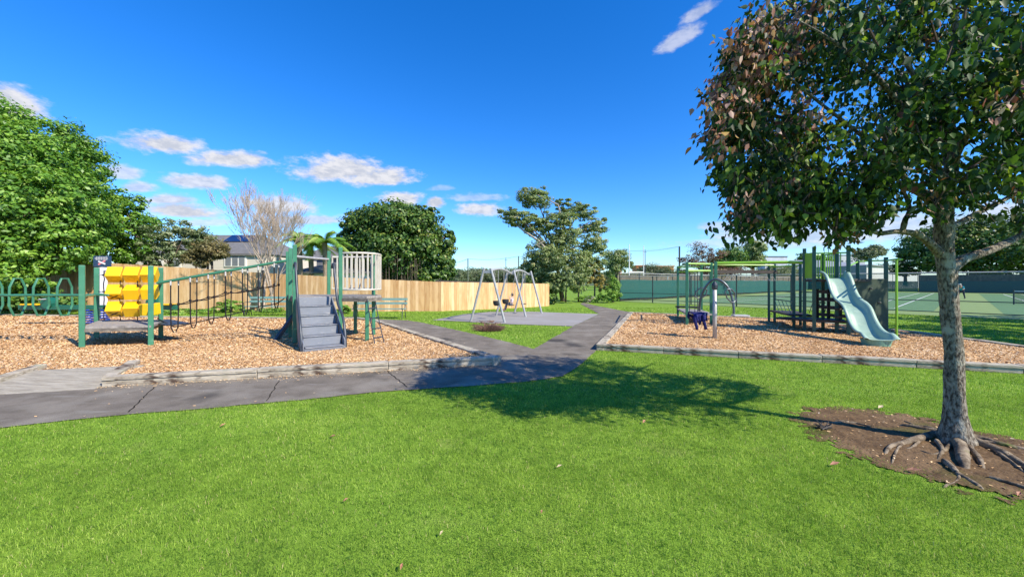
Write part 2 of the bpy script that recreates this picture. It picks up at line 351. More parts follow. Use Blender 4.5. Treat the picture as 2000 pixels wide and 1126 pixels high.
# ---------------------------------------------------------------- grass blades
def blades():
    Vs, Fq, Ts = [], [], []; base = 0
    zones = [(1.3,3.4,11500,.0023,.031),(3.4,5.5,6200,.0031,.031),(5.5,9,2100,.0055,.033),(9,15,420,.014,.045),(15,24,90,.03,.05)]
    allow = []
    for y0, y1, den, wd, ln in zones:
        xm = 1.42*y1+1.0; n = int(den*(y1-y0)*2*xm)
        P = np.empty((n, 2)); P[:, 0] = rng.uniform(-xm, xm, n); P[:, 1] = rng.uniform(y0, y1, n)
        P = P[np.abs(P[:, 0]) < 1.42*P[:, 1]+1.0]
        J = P+rng.normal(0, .03, P.shape); JD = P+rng.normal(0, .13, P.shape)
        bad = inpoly(J, [tuple(p)[:2] for p in pitL]) | inpoly(J, [tuple(p)[:2] for p in pitR]) | inpoly(J, path_poly) | inpoly(J, pad_poly) | inpoly(JD, dirt_poly) | inpoly(J, [(p.x, p.y) for p in court_poly])
        P = P[~bad]; n = len(P)
        # patchiness
        pt = .5+.25*np.sin(P[:,0]*1.7+np.sin(P[:,1]*1.3)*2)+.25*np.sin(P[:,1]*2.3+P[:,0]*.9)
        an = rng.uniform(0, 2*np.pi, n); L_ = ln*rng.uniform(.55, 1.25, n)*(.85+.3*pt); tilt = rng.uniform(.15, 1.35, n); la = rng.uniform(0, 2*np.pi, n)
        W = wd*rng.uniform(.6, 1.3, n)
        sx, sy = np.cos(an)*W/2, np.sin(an)*W/2
        hx, hy = np.cos(la)*np.sin(tilt), np.sin(la)*np.sin(tilt); hz = np.cos(tilt)
        V = np.zeros((n, 5, 3))
        V[:, 0, :2] = np.stack([P[:,0]-sx, P[:,1]-sy], 1); V[:, 1, :2] = np.stack([P[:,0]+sx, P[:,1]+sy], 1)
        m = np.stack([P[:,0]+hx*L_*.35, P[:,1]+hy*L_*.35], 1); mz = hz*L_*.6+.004
        V[:, 2, 0] = m[:,0]+sx*.8; V[:, 2, 1] = m[:,1]+sy*.8; V[:, 3, 0] = m[:,0]-sx*.8; V[:, 3, 1] = m[:,1]-sy*.8; V[:, 2, 2] = V[:, 3, 2] = mz
        V[:, 4, 0] = P[:,0]+hx*L_; V[:, 4, 1] = P[:,1]+hy*L_; V[:, 4, 2] = np.maximum(hz*L_*.95, .006)
        ids = base+np.arange(n)[:, None]*5
        Vs.append(V.reshape(-1, 3)); Fq.append(np.concatenate([ids+np.array([[0,1,2]]), ids+np.array([[0,2,3]]), ids+np.array([[3,2,4]])], 0)); base += n*5
        p2 = np.sin(P[:,0]*5.1+np.sin(P[:,1]*4.3)*1.7)*np.sin(P[:,1]*6.2+np.sin(P[:,0]*3.9)*2); t = np.clip(rng.normal(.45, .21, n)+.26*(pt-.5)+.10*p2, 0, .93); t[rng.random(n) < .02] = 1.0; Ts.append(t)
    V = np.concatenate(Vs); Fa = np.concatenate(Fq); T = np.concatenate(Ts)
    m = tintmat('grass_blade', [(0,(.06,.12,.013)),(.35,(.175,.305,.032)),(.7,(.33,.475,.066)),(.94,(.52,.60,.17)),(1,(.58,.47,.25))], .65, .28, noise=(1.7,(.66,.78,.62),.48,.70), spec=.15)
    o = fastmesh('grass', V, Fa, m, tint=T, nper=5); tag(o, 'short bright green mown grass covering the lawn', 'grass', kind='stuff')
blades()

# ---------------------------------------------------------------- bark chips
def chips(poly, zones, label):
    Vs, Ts = [], []; pl = [tuple(p)[:2] for p in poly]
    for x0, x1, y0, y1, den, sz in zones:
        n = int(den*(x1-x0)*(y1-y0)); P = np.stack([rng.uniform(x0, x1, n), rng.uniform(y0, y1, n)], 1); P = P[inpoly(P, pl)]
        P = P[np.abs(P[:,0]) < 1.45*P[:,1]+1]; n = len(P)
        a = rng.uniform(0, np.pi, n); l = sz*rng.uniform(.6, 1.4, n); w_ = sz*.42*rng.uniform(.6, 1.4, n); tl = rng.normal(0, .24, n); tw = rng.normal(0, .26, n)
        ux, uy = np.cos(a), np.sin(a); z = ZP-.006+rng.uniform(0, .014, n)
        V = np.empty((n, 4, 3))
        for k, (s1, s2) in enumerate(((-1,-1),(1,-1),(1,1),(-1,1))):
            V[:, k, 0] = P[:,0]+s1*ux*l/2-s2*uy*w_/2; V[:, k, 1] = P[:,1]+s1*uy*l/2+s2*ux*w_/2; V[:, k, 2] = z+s1*np.sin(tl)*l/2+s2*np.sin(tw)*w_/2
        Vs.append(V.reshape(-1, 3)); Ts.append(rng.random(n))
    V = np.concatenate(Vs); T = np.concatenate(Ts); n = len(T)
    Fa = np.arange(n)[:, None]*4+np.array([[0,1,2,3]])
    if 'bark_chips' not in MATS:
        MATS['bark_chips'] = tintmat('bark_chips', [(0,(.34,.18,.075)),(.2,(.56,.33,.145)),(.6,(.74,.48,.23)),(.88,(.84,.63,.38)),(1,(.66,.55,.43))], .8, 0, noise=(.7,(.86,.80,.76),.45,.65), spec=.2)
    o = fastmesh('bark_chips', V, Fa, MATS['bark_chips'], tint=T, nper=4); tag(o, label, 'bark chips', kind='stuff')
chips(bedL, [(-12,1,5,9,3000,.034),(-18,0,9,12,1300,.044),(-26,-3,12,19,420,.07)], 'orange bark chips filling the left play area')
chips(bedR, [(1,13,6,11,2400,.036),(1,14,11,20,650,.055)], 'orange bark chips filling the right play area')
# bits that fell on the path and the soil
def litter():
    n = 900; t = rng.random(n); P = np.empty((n, 2))
    a = np.array(pitL_f0[:2]); b = np.array(pitL_f1[:2]); P[:] = a+(b-a)*t[:, None]; P[:, 0] += rng.exponential(.07, n)*-FN.x; P[:, 1] -= rng.exponential(.09, n)
    Q = np.stack([rng.uniform(-6, 5, 500), rng.uniform(4.2, 16, 500)], 1); Q = Q[inpoly(Q, path_poly)]
    S = np.stack([rng.uniform(2.9, 6, 420), rng.uniform(2.5, 5, 420)], 1); S = S[inpoly(S, dirt_poly)]
    P = np.concatenate([P, Q, S]); n = len(P); a = rng.uniform(0, np.pi, n); l = .022*rng.uniform(.3, 1.3, n); V = np.empty((n, 4, 3))
    for k, (s1, s2) in enumerate(((-1,-1),(1,-1),(1,1),(-1,1))):
        V[:, k, 0] = P[:,0]+s1*np.cos(a)*l/2-s2*np.sin(a)*l*.22; V[:, k, 1] = P[:,1]+s1*np.sin(a)*l/2+s2*np.cos(a)*l*.22; V[:, k, 2] = .02+rng.uniform(0, .008, n)
    o = fastmesh('bark_litter', V.reshape(-1, 3), np.arange(n)[:, None]*4+np.array([[0,1,2,3]]), MATS['bark_chips'], tint=rng.uniform(.3, 1, n), nper=4)
    tag(o, 'scattered bark crumbs on the path and bare soil', 'litter', kind='stuff')
litter()

# ---------------------------------------------------------------- timber borders and ramp
def sleepers(root, pts, cuts, w=.17, h0=0, h1=.165, name='sleeper'):
    """boards laid end to end along a polyline of outer-edge points"""
    k = 0
    for i in range(len(pts)-1):
        a, b = Vector((*pts[i][:2], 0)), Vector((*pts[i+1][:2], 0)); d = (b-a).normalized(); n = Vector((-d.y, d.x, 0))
        L_ = (b-a).length; m = cuts[i]
        for j in range(m):
            s, e = a+d*(L_*j/m+.004), a+d*(L_*(j+1)/m-.004); dz = random.uniform(-.006, .006)
            q = MB(); c = (s+e)/2+n*(w/2+random.uniform(-.004,.004)); q.box((0,0,0), ((e-s).length, w, h1-h0-.055+dz))
            q2 = MB(); q2.box((0,0,0), ((e-s).length, w+.03, .055))
            rz = math.atan2(d.y, d.x)
            for nm, qq, zc in ((name, q, (h0+h1-.055+dz)/2), ('capping_board', q2, h1-.0275+dz+.001)):
                o = qq.build(nm, SLEEPER, None, bevel=.008)
                o.parent = root; o.location = Vector((c.x, c.y, zc))-Vector(root.location); o.rotation_euler.z = rz+random.uniform(-.002,.002); k += 1
bl = empty('timber_border', (pitL_f0.x, pitL_f0.y, 0), 'weathered grey sleeper border around the left bark area', 'border')
sleepers(bl, [pitL_f0, pitL_f1], [3])
sleepers(bl, [pitL[1], pitL[2], pitL[3], pitL[4], pitL[5], pitL[6], pitL[7], pitL[8]], [3, 2, 1, 2, 3, 3, 2])
for i in (0,): sleepers(bl, [(pitL_f0-FD*26)[:2], (pitL_f0-FD*1.62)[:2]], [8])
br = empty('timber_border', (pitR[0][0], pitR[0][1], 0), 'weathered grey sleeper border around the right bark area', 'border')
sleepers(br, [pitR[0], pitR[1], pitR[2], pitR[3], pitR[4], pitR[5], pitR[6], pitR[0]], [5, 1, 1, 2, 2, 3, 5], h1=.15)
RAMP = mat('ramp_board', (.44,.40,.33), (.26,.23,.18), 5, .85, stretch=(.6,9,1), bump=.7, bscale=14, extra=[(3,(.17,.16,.15),.58,.75,(.5,12,1))])
ra = empty('wooden_ramp', pitL_f0-FD*.8, 'grey ribbed wooden ramp rising from the path to the left bark area', 'ramp')
for j in range(16):
    m = MB(); v0 = j/16*1.12; v1 = (j+.86)/16*1.12
    A = pitL_f0-FD*1.55; B = pitL_f0-FD*.02
    def zz(v): return .016+.128*v/1.12
    q = [A+FN*(v0-.1), B+FN*(v0-.1), B+FN*(v1-.1), A+FN*(v1-.1)]
    m.hexa([q[0]+Vector((0,0,zz(v0)-.03)), q[1]+Vector((0,0,zz(v0)-.03)), q[2]+Vector((0,0,zz(v1)-.03)), q[3]+Vector((0,0,zz(v1)-.03)),
            q[0]+Vector((0,0,zz(v0))), q[1]+Vector((0,0,zz(v0))), q[2]+Vector((0,0,zz(v1))), q[3]+Vector((0,0,zz(v1)))])
    m.build('ramp_board', RAMP, ra)
for s, t in ((-1.66, .02), (-.02, -.28)):
    p = pitL_f0+FD*s; m = MB(); m.bar(p+FN*(.19 if s > -1 else -.1)+Vector((0,0,.10 if s > -1 else .05)), p+FD*t+FN*1.25+Vector((0,0,.155)), .16, .1); m.build('side_beam', SLEEPER, ra, bevel=.008)

# ---------------------------------------------------------------- foliage and trees
def leafmesh(name, C, Nrm, size, m, parent, tint, fold=.25, asp=.5):
    n = len(C); Nrm = Nrm/np.linalg.norm(Nrm, axis=1, keepdims=True)
    r = rng.normal(size=(n, 3)); U = np.cross(Nrm, r); U /= np.linalg.norm(U, axis=1, keepdims=True)+1e-9; W_ = np.cross(Nrm, U)
    s = (size if hasattr(size, '__len__') else size*rng.uniform(.6, 1.35, n))[:, None]
    V = np.empty((n, 4, 3))
    V[:, 0] = C-U*s*.5; V[:, 1] = C+W_*s*asp*.5+Nrm*s*fold*.3; V[:, 2] = C+U*s*.5-Nrm*s*.1; V[:, 3] = C-W_*s*asp*.5+Nrm*s*fold*.3
    ids = np.arange(n)[:, None]*4
    o0 = np.array(parent_world(parent)) if parent else np.zeros(3)
    return fastmesh(name, V.reshape(-1, 3), ids+np.array([[0,1,2,3]]), m, parent, tint=tint, nper=4, origin=o0)
def crown_points(blobs, n, clump=.22, shell=.55, drop=0):
    vol = np.array([(b[3]*b[4]*b[5])**.72 for b in blobs]); vol /= vol.sum(); C, Nn, T = [], [], []
    for b, v in zip(blobs, vol):
        k = max(20, int(n*v)); nc = max(8, int(k/55))
        d = rng.normal(size=(nc, 3)); d /= np.linalg.norm(d, axis=1, keepdims=True)
        rad = rng.uniform(shell**2, 1, nc)**.5; cc = d*rad[:, None]; cs = rng.uniform(.55, 1.35, nc)*clump; ct = rng.normal(0, .16, nc)
        i = rng.integers(0, nc, k); e = rng.normal(size=(k, 3)); e /= np.linalg.norm(e, axis=1, keepdims=True); rr = rng.uniform(.2, 1, k)**.5
        q = cc[i]+e*(cs[i]*rr)[:, None]*np.array([1, 1, .7])
        C.append(np.array(b[:3])+q*np.array(b[3:6])); nn = e*.8+d[i]*.5+np.array([0, 0, .5])+rng.normal(0, .45, (k, 3)); Nn.append(nn)
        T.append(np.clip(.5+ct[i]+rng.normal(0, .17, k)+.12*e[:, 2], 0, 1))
    return np.concatenate(C), np.concatenate(Nn), np.concatenate(T)
LEAF = {}
def leafset(kind):
    if kind in LEAF: return LEAF[kind]
    P = dict(bright=[(0,(.04,.11,.012)),(.5,(.105,.235,.024)),(.85,(.23,.38,.045)),(1,(.34,.48,.12))],
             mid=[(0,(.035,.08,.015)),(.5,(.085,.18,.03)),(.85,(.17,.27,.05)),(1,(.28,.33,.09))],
             grey=[(0,(.08,.12,.055)),(.5,(.19,.25,.11)),(.85,(.30,.34,.19)),(1,(.40,.38,.25))],
             brown=[(0,(.07,.07,.028)),(.5,(.19,.17,.065)),(.85,(.22,.18,.08)),(1,(.30,.2,.09))],
             dark=[(0,(.02,.05,.012)),(.5,(.06,.13,.022)),(.8,(.15,.24,.04)),(1,(.32,.33,.08))],
             gum=[(0,(.09,.135,.045)),(.5,(.19,.26,.085)),(.85,(.30,.35,.14)),(1,(.42,.38,.2))],
             gold=[(0,(.13,.12,.03)),(.5,(.27,.23,.06)),(1,(.42,.32,.09))],
             red=[(0,(.06,.02,.018)),(.4,(.14,.05,.04)),(.75,(.20,.15,.09)),(1,(.34,.28,.18))],
             far=[(0,(.07,.10,.055)),(.5,(.14,.18,.09)),(1,(.24,.26,.15))],
             weed=[(0,(.07,.16,.02)),(.5,(.16,.32,.04)),(1,(.36,.46,.10))])[kind]
    LEAF[kind] = tintmat('leaves_'+kind, P, .45 if kind in ('bright', 'dark') else .55, .25); return LEAF[kind]
def tree(label, base, blobs, n, leaf, kind, trunk_r=.2, group=None, clump=.22, shell=.55, trunks=None, name='tree', asp=.5, barkm=None, cat='tree', trunk_top=None, extra_blobs=None):
    base = Vector(base); t = empty(name, base, label, cat, group)
    tm = MB(); lo = min(b[2]-b[5]*.3 for b in blobs); bx = sum(b[0] for b in blobs)/len(blobs); by = sum(b[1] for b in blobs)/len(blobs)
    for tb in (trunks or [base]):
        tb = Vector(tb); fork = Vector(trunk_top) if trunk_top else Vector((tb.x*.7+bx*.3, tb.y*.7+by*.3, max(tb.z+.5, lo)))
        tm.tube([tb-Vector((0,0,.1)), tb.lerp(fork, .5)+Vector((random.uniform(-.5,.5)*trunk_r, 0, 0)), fork], [trunk_r*1.25, trunk_r, trunk_r*.85], 8, wob=.08)
        for b in blobs:
            if b[2] < fork.z-.3: continue
            c = Vector(b[:3])+Vector((0,0,b[5]*.3)); mid = fork.lerp(c, .5)+Vector((random.uniform(-.4,.4), random.uniform(-.3,.3), random.uniform(-.2,.4)))*trunk_r*2
            tm.tube([fork, mid, c], [trunk_r*.6, trunk_r*.38, trunk_r*.12], 6)
            for _ in range(3):
                q = mid.lerp(c, random.random()); e = Vector(b[:3])+Vector([random.uniform(-.8,.8)*b[3+i] for i in range(3)])
                tm.tube([q, q.lerp(e, .5)+Vector((0,0,.08*b[5])), e], [trunk_r*.22, trunk_r*.14, trunk_r*.05], 5)
    tm.build('trunk', barkm or TRUNK, t, smooth=True)
    C, Nn, T = crown_points(blobs, n, clump, shell)
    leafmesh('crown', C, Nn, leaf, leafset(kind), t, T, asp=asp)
    return t
def b(x, y, d, rx, rz, ry=None):       # blob: photo position, depth, radii in pixels
    p = at(x, y, d); k = d/F; return (p.x, p.y, p.z, rx*k, (ry if ry else (rx+rz)/2*k), rz*k)

# left big tree mass
tree('huge bright green broadleaf tree towering over the fence at the left edge', px(60, 606),
     [b(-10,330,20,120,100),b(70,290,23,95,70),b(130,320,24,72,55),b(60,400,19,110,70),b(140,400,21,68,75),b(-30,450,18,120,90),b(80,480,18.5,80,60),b(150,470,21,55,50),b(-60,540,17,110,60),b(40,545,18,60,42),b(-140,300,20,160,160)],
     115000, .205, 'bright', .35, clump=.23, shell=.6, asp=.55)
tree('rounded mid green tree between the huge left tree and the house', px(236, 606)+Vector((0,3.5,0)),
     [b(225,420,25,62,55),b(250,455,24.5,50,60),b(205,490,25,48,50),b(262,500,25,40,35),b(185,440,26,40,50)], 17000, .22, 'bright', .2)
tree('wispy grey green tree in front of the cream house', at(330, 605, 25), [b(330,450,25,42,24),b(305,480,25,36,28),b(352,485,25,38,26),b(370,445,25,26,16),b(310,510,25,34,18)], 8000, .15, 'grey', .07, clump=.3, shell=.25)
tree('small grey green tree on the left of the brown tree', at(385, 605, 26), [b(385,465,26,28,24),b(375,495,26,28,20)], 5500, .15, 'grey', .06, clump=.3, shell=.25)
tree('olive brown tree beside the triple window of the house', at(412, 605, 24.5), [b(410,487,24.5,34,24),b(390,505,24.5,28,18),b(428,497,24.5,20,15)], 8000, .14, 'brown', .07, clump=.3, shell=.25, trunks=[at(405,605,24.5), at(416,605,24.5)])
# big dark tree
bt = tree('big dark rounded evergreen tree behind the middle of the fence', at(770, 596, 34),
     [b(765,440,34,82,46),b(715,460,34,48,50),b(820,455,34,56,50),b(700,490,34,36,40),b(850,500,33,38,46),b(780,490,33,80,55),b(700,430,34,26,20),b(745,408,34,22,14),b(868,470,33,22,26),b(830,415,34,22,14),b(672,455,34,14,22),b(872,520,32.5,20,26),b(845,540,32.5,42,30),b(740,520,34,60,35)],
     60000, .27, 'dark', .3, clump=.3, shell=.6, asp=.65)
m = MB()
for i in range(70):
    x = 683+i*2.0+random.uniform(-1,1); d = random.uniform(30.5, 32.5); m.tube([at(x, 596, d), at(x+random.uniform(-2,2), 500+random.uniform(-8,25), d)], [.035, .02], 5)
m.build('stem', TRUNK, bt)
# eucalypt
gum = tree('tall open crowned gum tree leaning left beside the end of the fence', at(1100, 590, 32),
     [b(1045,385,32,36,24),b(1100,400,33,22,14),b(1135,412,33,32,18),b(1090,430,32,42,20),b(1015,425,31,40,16),b(990,412,31,22,9),b(1160,440,33,26,20),b(1050,440,32,34,20),
      b(1110,470,32,42,26),b(1160,480,32,26,26),b(1060,500,31.5,34,34),b(1105,510,31,52,30),b(1150,515,31.5,36,26),b(1040,535,31.5,26,34),b(1075,550,31,34,24)],
     46000, .20, 'gum', .17, clump=.27, shell=.35, asp=.45, trunk_top=at(1085, 500, 32), trunks=[at(1100,592,32)])
m = MB(); m.tube([at(1078,500,31.5), at(1052,470,31), at(1025,452,31), at(1005,436,31), at(978,425,31)], [.14,.10,.08,.05,.02], 6); m.tube([at(1070,505,31), at(1058,485,30.6), at(1048,478,30.5), at(1065,470,30.5)], [.09,.1,.07,.05], 6)
m.tube([at(1095,500,32), at(1100,440,32.5), at(1090,400,32.5), at(1050,380,32)], [.16,.10,.07,.03], 6); m.tube([at(1100,470,32), at(1140,440,33), at(1165,425,33)], [.09,.06,.02], 6)
m.build('branch', mat('pale_bark', (.38,.34,.29), (.22,.19,.16), 6, .85), gum)
for (x, yb, yc, d, rx, rz, kd, nn, lab) in ((1085,590,562,28,10,12,'gum',700,'slender young tree nearest the fence end under the gum tree'),(1105,590,552,28.5,17,22,'gum',1500,'middle young tree of the three under the gum tree'),
      (1130,589,548,29,20,24,'gum',1900,'rightmost young tree of the three beside the path to the field')):
    tree(lab, px(x, yb), [b(x,yc,d,rx,rz), b(x+5,yc-16,d,rx*.9,rz*.8)], nn*2, .13, kd, .06, clump=.26, shell=.3)
tree('golden leaved tree right of the gum tree beside the field', at(1162, 591, 31), [b(1160,535,31,20,26),b(1172,552,31,14,20),b(1150,515,31,14,12)], 2600, .14, 'gold', .07, shell=.4)
def bush(label, blobs, n, leaf, kind, name='shrub', cat='shrub', group=None):
    c = blobs[0]; o = empty(name, (c[0], c[1], 0), label, cat, group)
    C, Nn, T = crown_points(blobs, n, .3, .3); C[:, 2] = np.abs(C[:, 2]-.02)+.02; leafmesh('foliage', C, Nn, leaf, leafset(kind), o, T)
    m = MB()
    for _ in range(7):
        e = Vector(c[:3])+Vector((random.uniform(-.7,.7)*c[3], random.uniform(-.5,.5)*c[4], random.uniform(0,.6)*c[5])); m.tube([(c[0]+random.uniform(-.1,.1), c[1], 0), e], [.02, .008], 5)
    m.build('stem', TRUNK, o); return o
bush('bright green shrub at the left end of the tennis court fence', [b(1197,562,30,14,22),b(1188,578,29.5,18,12),b(1204,575,30,10,14)], 3500, .12, 'weed')
bush('rough green undergrowth between the young trees and the boulder', [b(1160,582,30,26,8),b(1140,584,31,20,6)], 1600, .12, 'weed')
bush('dark green shrub against the end of the timber fence', [b(1080,583,27.6,10,12)], 900, .12, 'dark')
bush('leafy green weeds growing at the fence left of the bare tree', [b(452,595,20.3,24,13),b(430,602,20,18,8),b(478,603,20,16,7)], 2600, .11, 'weed')
bush('low yellow green weeds at the fence foot behind the left bench', [b(520,606,20.5,36,6)], 1300, .10, 'weed')
bush('low strappy weeds at the fence foot left of the right bench', [b(672,604,19.5,14,12),b(655,609,19.5,14,6)], 1100, .13, 'weed')
bush('low weeds at the fence foot under the net walk', [b(350,607,19.5,40,6),b(400,608,19.5,28,5)], 1500, .10, 'weed')
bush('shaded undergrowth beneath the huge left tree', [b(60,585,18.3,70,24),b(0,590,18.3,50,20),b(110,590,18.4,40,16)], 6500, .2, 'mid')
sb = empty('dead_shrub', px(955, 647), 'low dry reddish brown shrub on the grass in front of the swing pad', 'shrub')
m = MB()
for _ in range(420):
    a = random.uniform(0, 6.28); r_ = random.random()**.6; p = Vector(px(955, 646))+Vector((math.cos(a)*.42*r_, math.sin(a)*.25*r_, 0)); e = p+Vector((math.cos(a)*random.uniform(.05,.3), math.sin(a)*random.uniform(.05,.2), random.uniform(.08,.32)*(1.1-.6*r_)))
    m.tube([p, p.lerp(e, .5)+Vector((0,0,.04)), e], [.006,.005,.003], 3)
m.build('twigs', mat('dry_twig', (.27,.16,.12), (.14,.08,.06), 30, .9), sb)
C, Nn, T = crown_points([(px(955,640).x, px(955,642).y, .13, .55, .35, .15)], 1300, .3, .3); C[:, 2] = np.abs(C[:, 2]); leafmesh('foliage', C, Nn, .05, tintmat('dry_leaf', [(0,(.10,.05,.03)),(.5,(.26,.15,.11)),(1,(.38,.28,.2))], .8, .1), sb, T)

# bare tree: recursive branching
def bare(root_p, d_, L0, r0, depth, m, tw, spread=.32):
    p = root_p; pts = [p]; d = d_.copy(); rs = [r0]
    for i in range(3):
        d = (d+Vector((random.uniform(-.13,.13), random.uniform(-.13,.13), .05))).normalized(); p = p+d*L0/3; pts.append(p); rs.append(r0*(1-.28*(i+1)/3))
    (m if r0 > .02 else tw).tube(pts, rs, 6 if r0 > .03 else 4 if r0 > .012 else 3, cap=False)
    if depth == 0: return
    for k in range(3 if depth > 1 else 4):
        i = random.choice((1, 2, 3, 3)); dd = (d+Vector((random.gauss(0,spread), random.gauss(0,spread), random.uniform(.0,.35)))).normalized()
        bare(pts[i], dd, L0*random.uniform(.62,.86), max(rs[i]*random.uniform(.5,.72), .007), depth-1, m, tw)
def bare_tree(label, bases, L0, r0, depth, dirs=None, bm=None, leaves=None, seed=3):
    random.seed(seed)
    t = empty('bare_tree', bases[0], label, 'tree'); m, tw = MB(), MB()
    for bs, dr in zip(bases, dirs): bare(Vector(bs), Vector(dr).normalized(), L0, r0, depth, m, tw)
    m.build('trunk', bm or BROWN, t, smooth=True); tw.build('twigs', bm or BROWN, t); return t
bare_tree('leafless grey tree with many fine upright branches in front of the fence', [at(506,604,21.3), at(516,604,21.3), at(533,604,21.2)], 2.4, .08, 6, [(-.12,0,1), (-.02,.05,1), (.05,-.05,1)],
          mat('pale_twig', (.46,.385,.31), (.27,.21,.165), 10, .9), seed=5)
# palms
def palm(label, x, yc, d, n=15, L_=2.3, sd=1):
    rr = random.Random(sd); c = at(x, yc, d); t = empty('palm_tree', (c.x, c.y, 0), label, 'palm tree', None)
    m = MB(); m.tube([(c.x, c.y, -.1), (c.x+.1, c.y, c.z*.5), c], [.24,.2,.2], 8); m.build('trunk', mat('palm_trunk', (.33,.26,.19), (.18,.13,.1), 9, .9, stretch=(1,1,4)), t)
    cs, ns, tt, sz = [], [], [], []; st = MB(); V = []; T = []
    for i in range(n):
        a = rr.uniform(0, 6.28); up = rr.uniform(.1, 1.25); L = L_*rr.uniform(.8, 1.1); h = Vector((math.cos(a), math.sin(a), 0)); side = Vector((-h.y, h.x, 0)); pts = []; tn = rr.uniform(.2, 1)
        for j in range(9):
            s = j/8; pts.append(c+h*L*(s*math.cos(up*.9)+.12*s)+Vector((0, 0, L*(math.sin(up)*s-.75*s*s*(1.15-.3*up)))))
        st.tube(pts, [.03-.003*j for j in range(9)], 4)
        for j in range(8):
            for q in range(5):
                s = (j+q/5); p = pts[j].lerp(pts[j+1], q/5); dd = (pts[j+1]-pts[j]).normalized(); l = .62*math.sin(.35+2.5*s/8)
                for sg in (-1, 1):
                    e = p+(side*sg*.8+dd*.5+Vector((0,0,-.45)))*l; wv = dd*.035; V.append((p-wv, p+wv, e)); T.append(tn+rr.uniform(-.2,.2))
    st.build('frond_rib', leafset('weed'), t)
    V = np.array([[tuple(v) for v in tr] for tr in V]); n_ = len(V)
    fastmesh('crown', V.reshape(-1,3), np.arange(n_)[:,None]*3+np.array([[0,1,2]]), leafset('weed'), t, tint=np.clip(np.array(T),0,1), nper=3, origin=np.array(parent_world(t)))
palm('leftmost palm tree of the three, half behind the leafless tree', 584, 466, 30, sd=4, L_=2.0)
palm('middle palm tree of the three above the shed roof', 606, 476, 31, sd=5, L_=2.0)
palm('tallest palm tree of the three with yellow fronds beside the big dark tree', 634, 474, 30, sd=9, n=18)

# ---------------------------------------------------------------- timber fence
BOARD = tintmat('pine_board', [(0,(.52,.31,.14)),(.5,(.67,.43,.21)),(1,(.76,.53,.31))], .7, 0, noise=(3,(.80,.70,.62),.45,.7,(3,3,.5)), spec=.25)
def board_fence():
    line = [(-34.0,21.4,2.62),(px(110,0+606).x,21.9,2.62)]
    line = [(-34.0, 22.3, 2.9),(-26.2, 22.2, EYE+(HZ-508)*22.2/F),(-19.3, 22.0, EYE+(HZ-522)*22/F),(-13.6, 21.8, EYE+(HZ-534)*21.8/F),(-7.25, 21.1, EYE+(HZ-545.5)*21.1/F),(-4.0, 21.3, EYE+(HZ-550)*21.3/F),(0.2,23.8,EYE+(HZ-552.5)*23.8/F),(2.53, 26.0, EYE+(HZ-554)*26/F)]
    t = empty('board_fence', (line[0][0], line[0][1], 0), 'new unpainted pine board fence running behind the benches', 'fence')
    m = MB(); rails = MB(); cap = MB()
    for (x0,y0,h0),(x1,y1,h1) in zip(line, line[1:]):
        a, c = Vector((x0,y0,0)), Vector((x1,y1,0)); L_ = (c-a).length; n = int(L_/.155); d = (c-a).normalized(); nn = Vector((d.y,-d.x,0))
        if nn.y > 0: nn = -nn
        for i in range(n):
            s = (i+.5)/n; p = a.lerp(c, s); h = h0+(h1-h0)*s+random.uniform(-.008,.008)
            m.bar(p+nn*(.02+random.uniform(0,.003)), p+nn*(.02+random.uniform(0,.003))+Vector((0,0,h)), L_/n-.004, .02, up=nn, t=random.uniform(.02,1))
        for k in (.3, .9): rails.bar(a-nn*.03+Vector((0,0,h0*k)), c-nn*.03+Vector((0,0,h1*k)), .05, .09)
        for i in range(int(L_/2.4)+1):
            p = a+d*i*2.4-nn*.09; rails.box((p.x,p.y,h1/2),(.1,.1,h1-.05))
    m.build('boards', BOARD, t); rails.build('rails', BOARD, t)
    # dark older paling fence top showing just behind on the right
    m = MB(); p0, p1 = at(850,549,24), at(1070,553,27.5); m.bar((p0.x,p0.y,1.58),(p1.x,p1.y,1.44),.06,.22)
board_fence()
of = empty('old_fence', (at(850,549,24.5).x, 24.5, 0), 'dark weathered fence just showing above the right half of the new board fence', 'fence')
m = MB(); m.bar(at(850,560,24.6), at(1068,566,27.6), .05, .9); m.build('boards', BARKDARK, of)

# ---------------------------------------------------------------- benches
def bench(x0, x1, d, label, turn=0, zh=.9):
    a = (x0-1000)/F*d; c = (x1-1000)/F*d; W = c-a
    t = empty('park_bench', ((a+c)/2, d, 0), label, 'bench', 'benches along the board fence'); o = Vector(t.location)
    for k, z in enumerate((.86, .68)): m = MB(); m.box(o+Vector((0,.30+.04*(k == 0),z)), (W, .03, .10 if k else .11)); m.build('back_slat', TEAL, t)
    for k in range(4): m = MB(); m.box(o+Vector((0,-.15+.11*k,.45-.004*k)), (W, .085, .035)); m.build('seat_slat', TEAL, t)
    for s in (-1, 1):
        m = MB(); X = s*(W/2-.09); pts = lambda l: [o+Vector((X, p, q)) for p, q in l]
        m.tube(pts([(-.22,0),(-.2,.22),(-.16,.43),(.2,.43),(.30,.6),(.36,.92)]), .018, 6); m.tube(pts([(.34,0),(.28,.2),(.2,.43)]), .018, 6)
        m.tube(pts([(-.2,.43),(-.24,.64),(.02,.66),(.31,.62)]), .016, 6); m.build('end_frame', CHAR, t)
    return t
bench(479, 575, 18.6, 'slatted teal park bench seen through the net walk, left of the tower')
bench(690, 792, 16.9, 'slatted teal park bench partly behind the tower legs, beside the path')

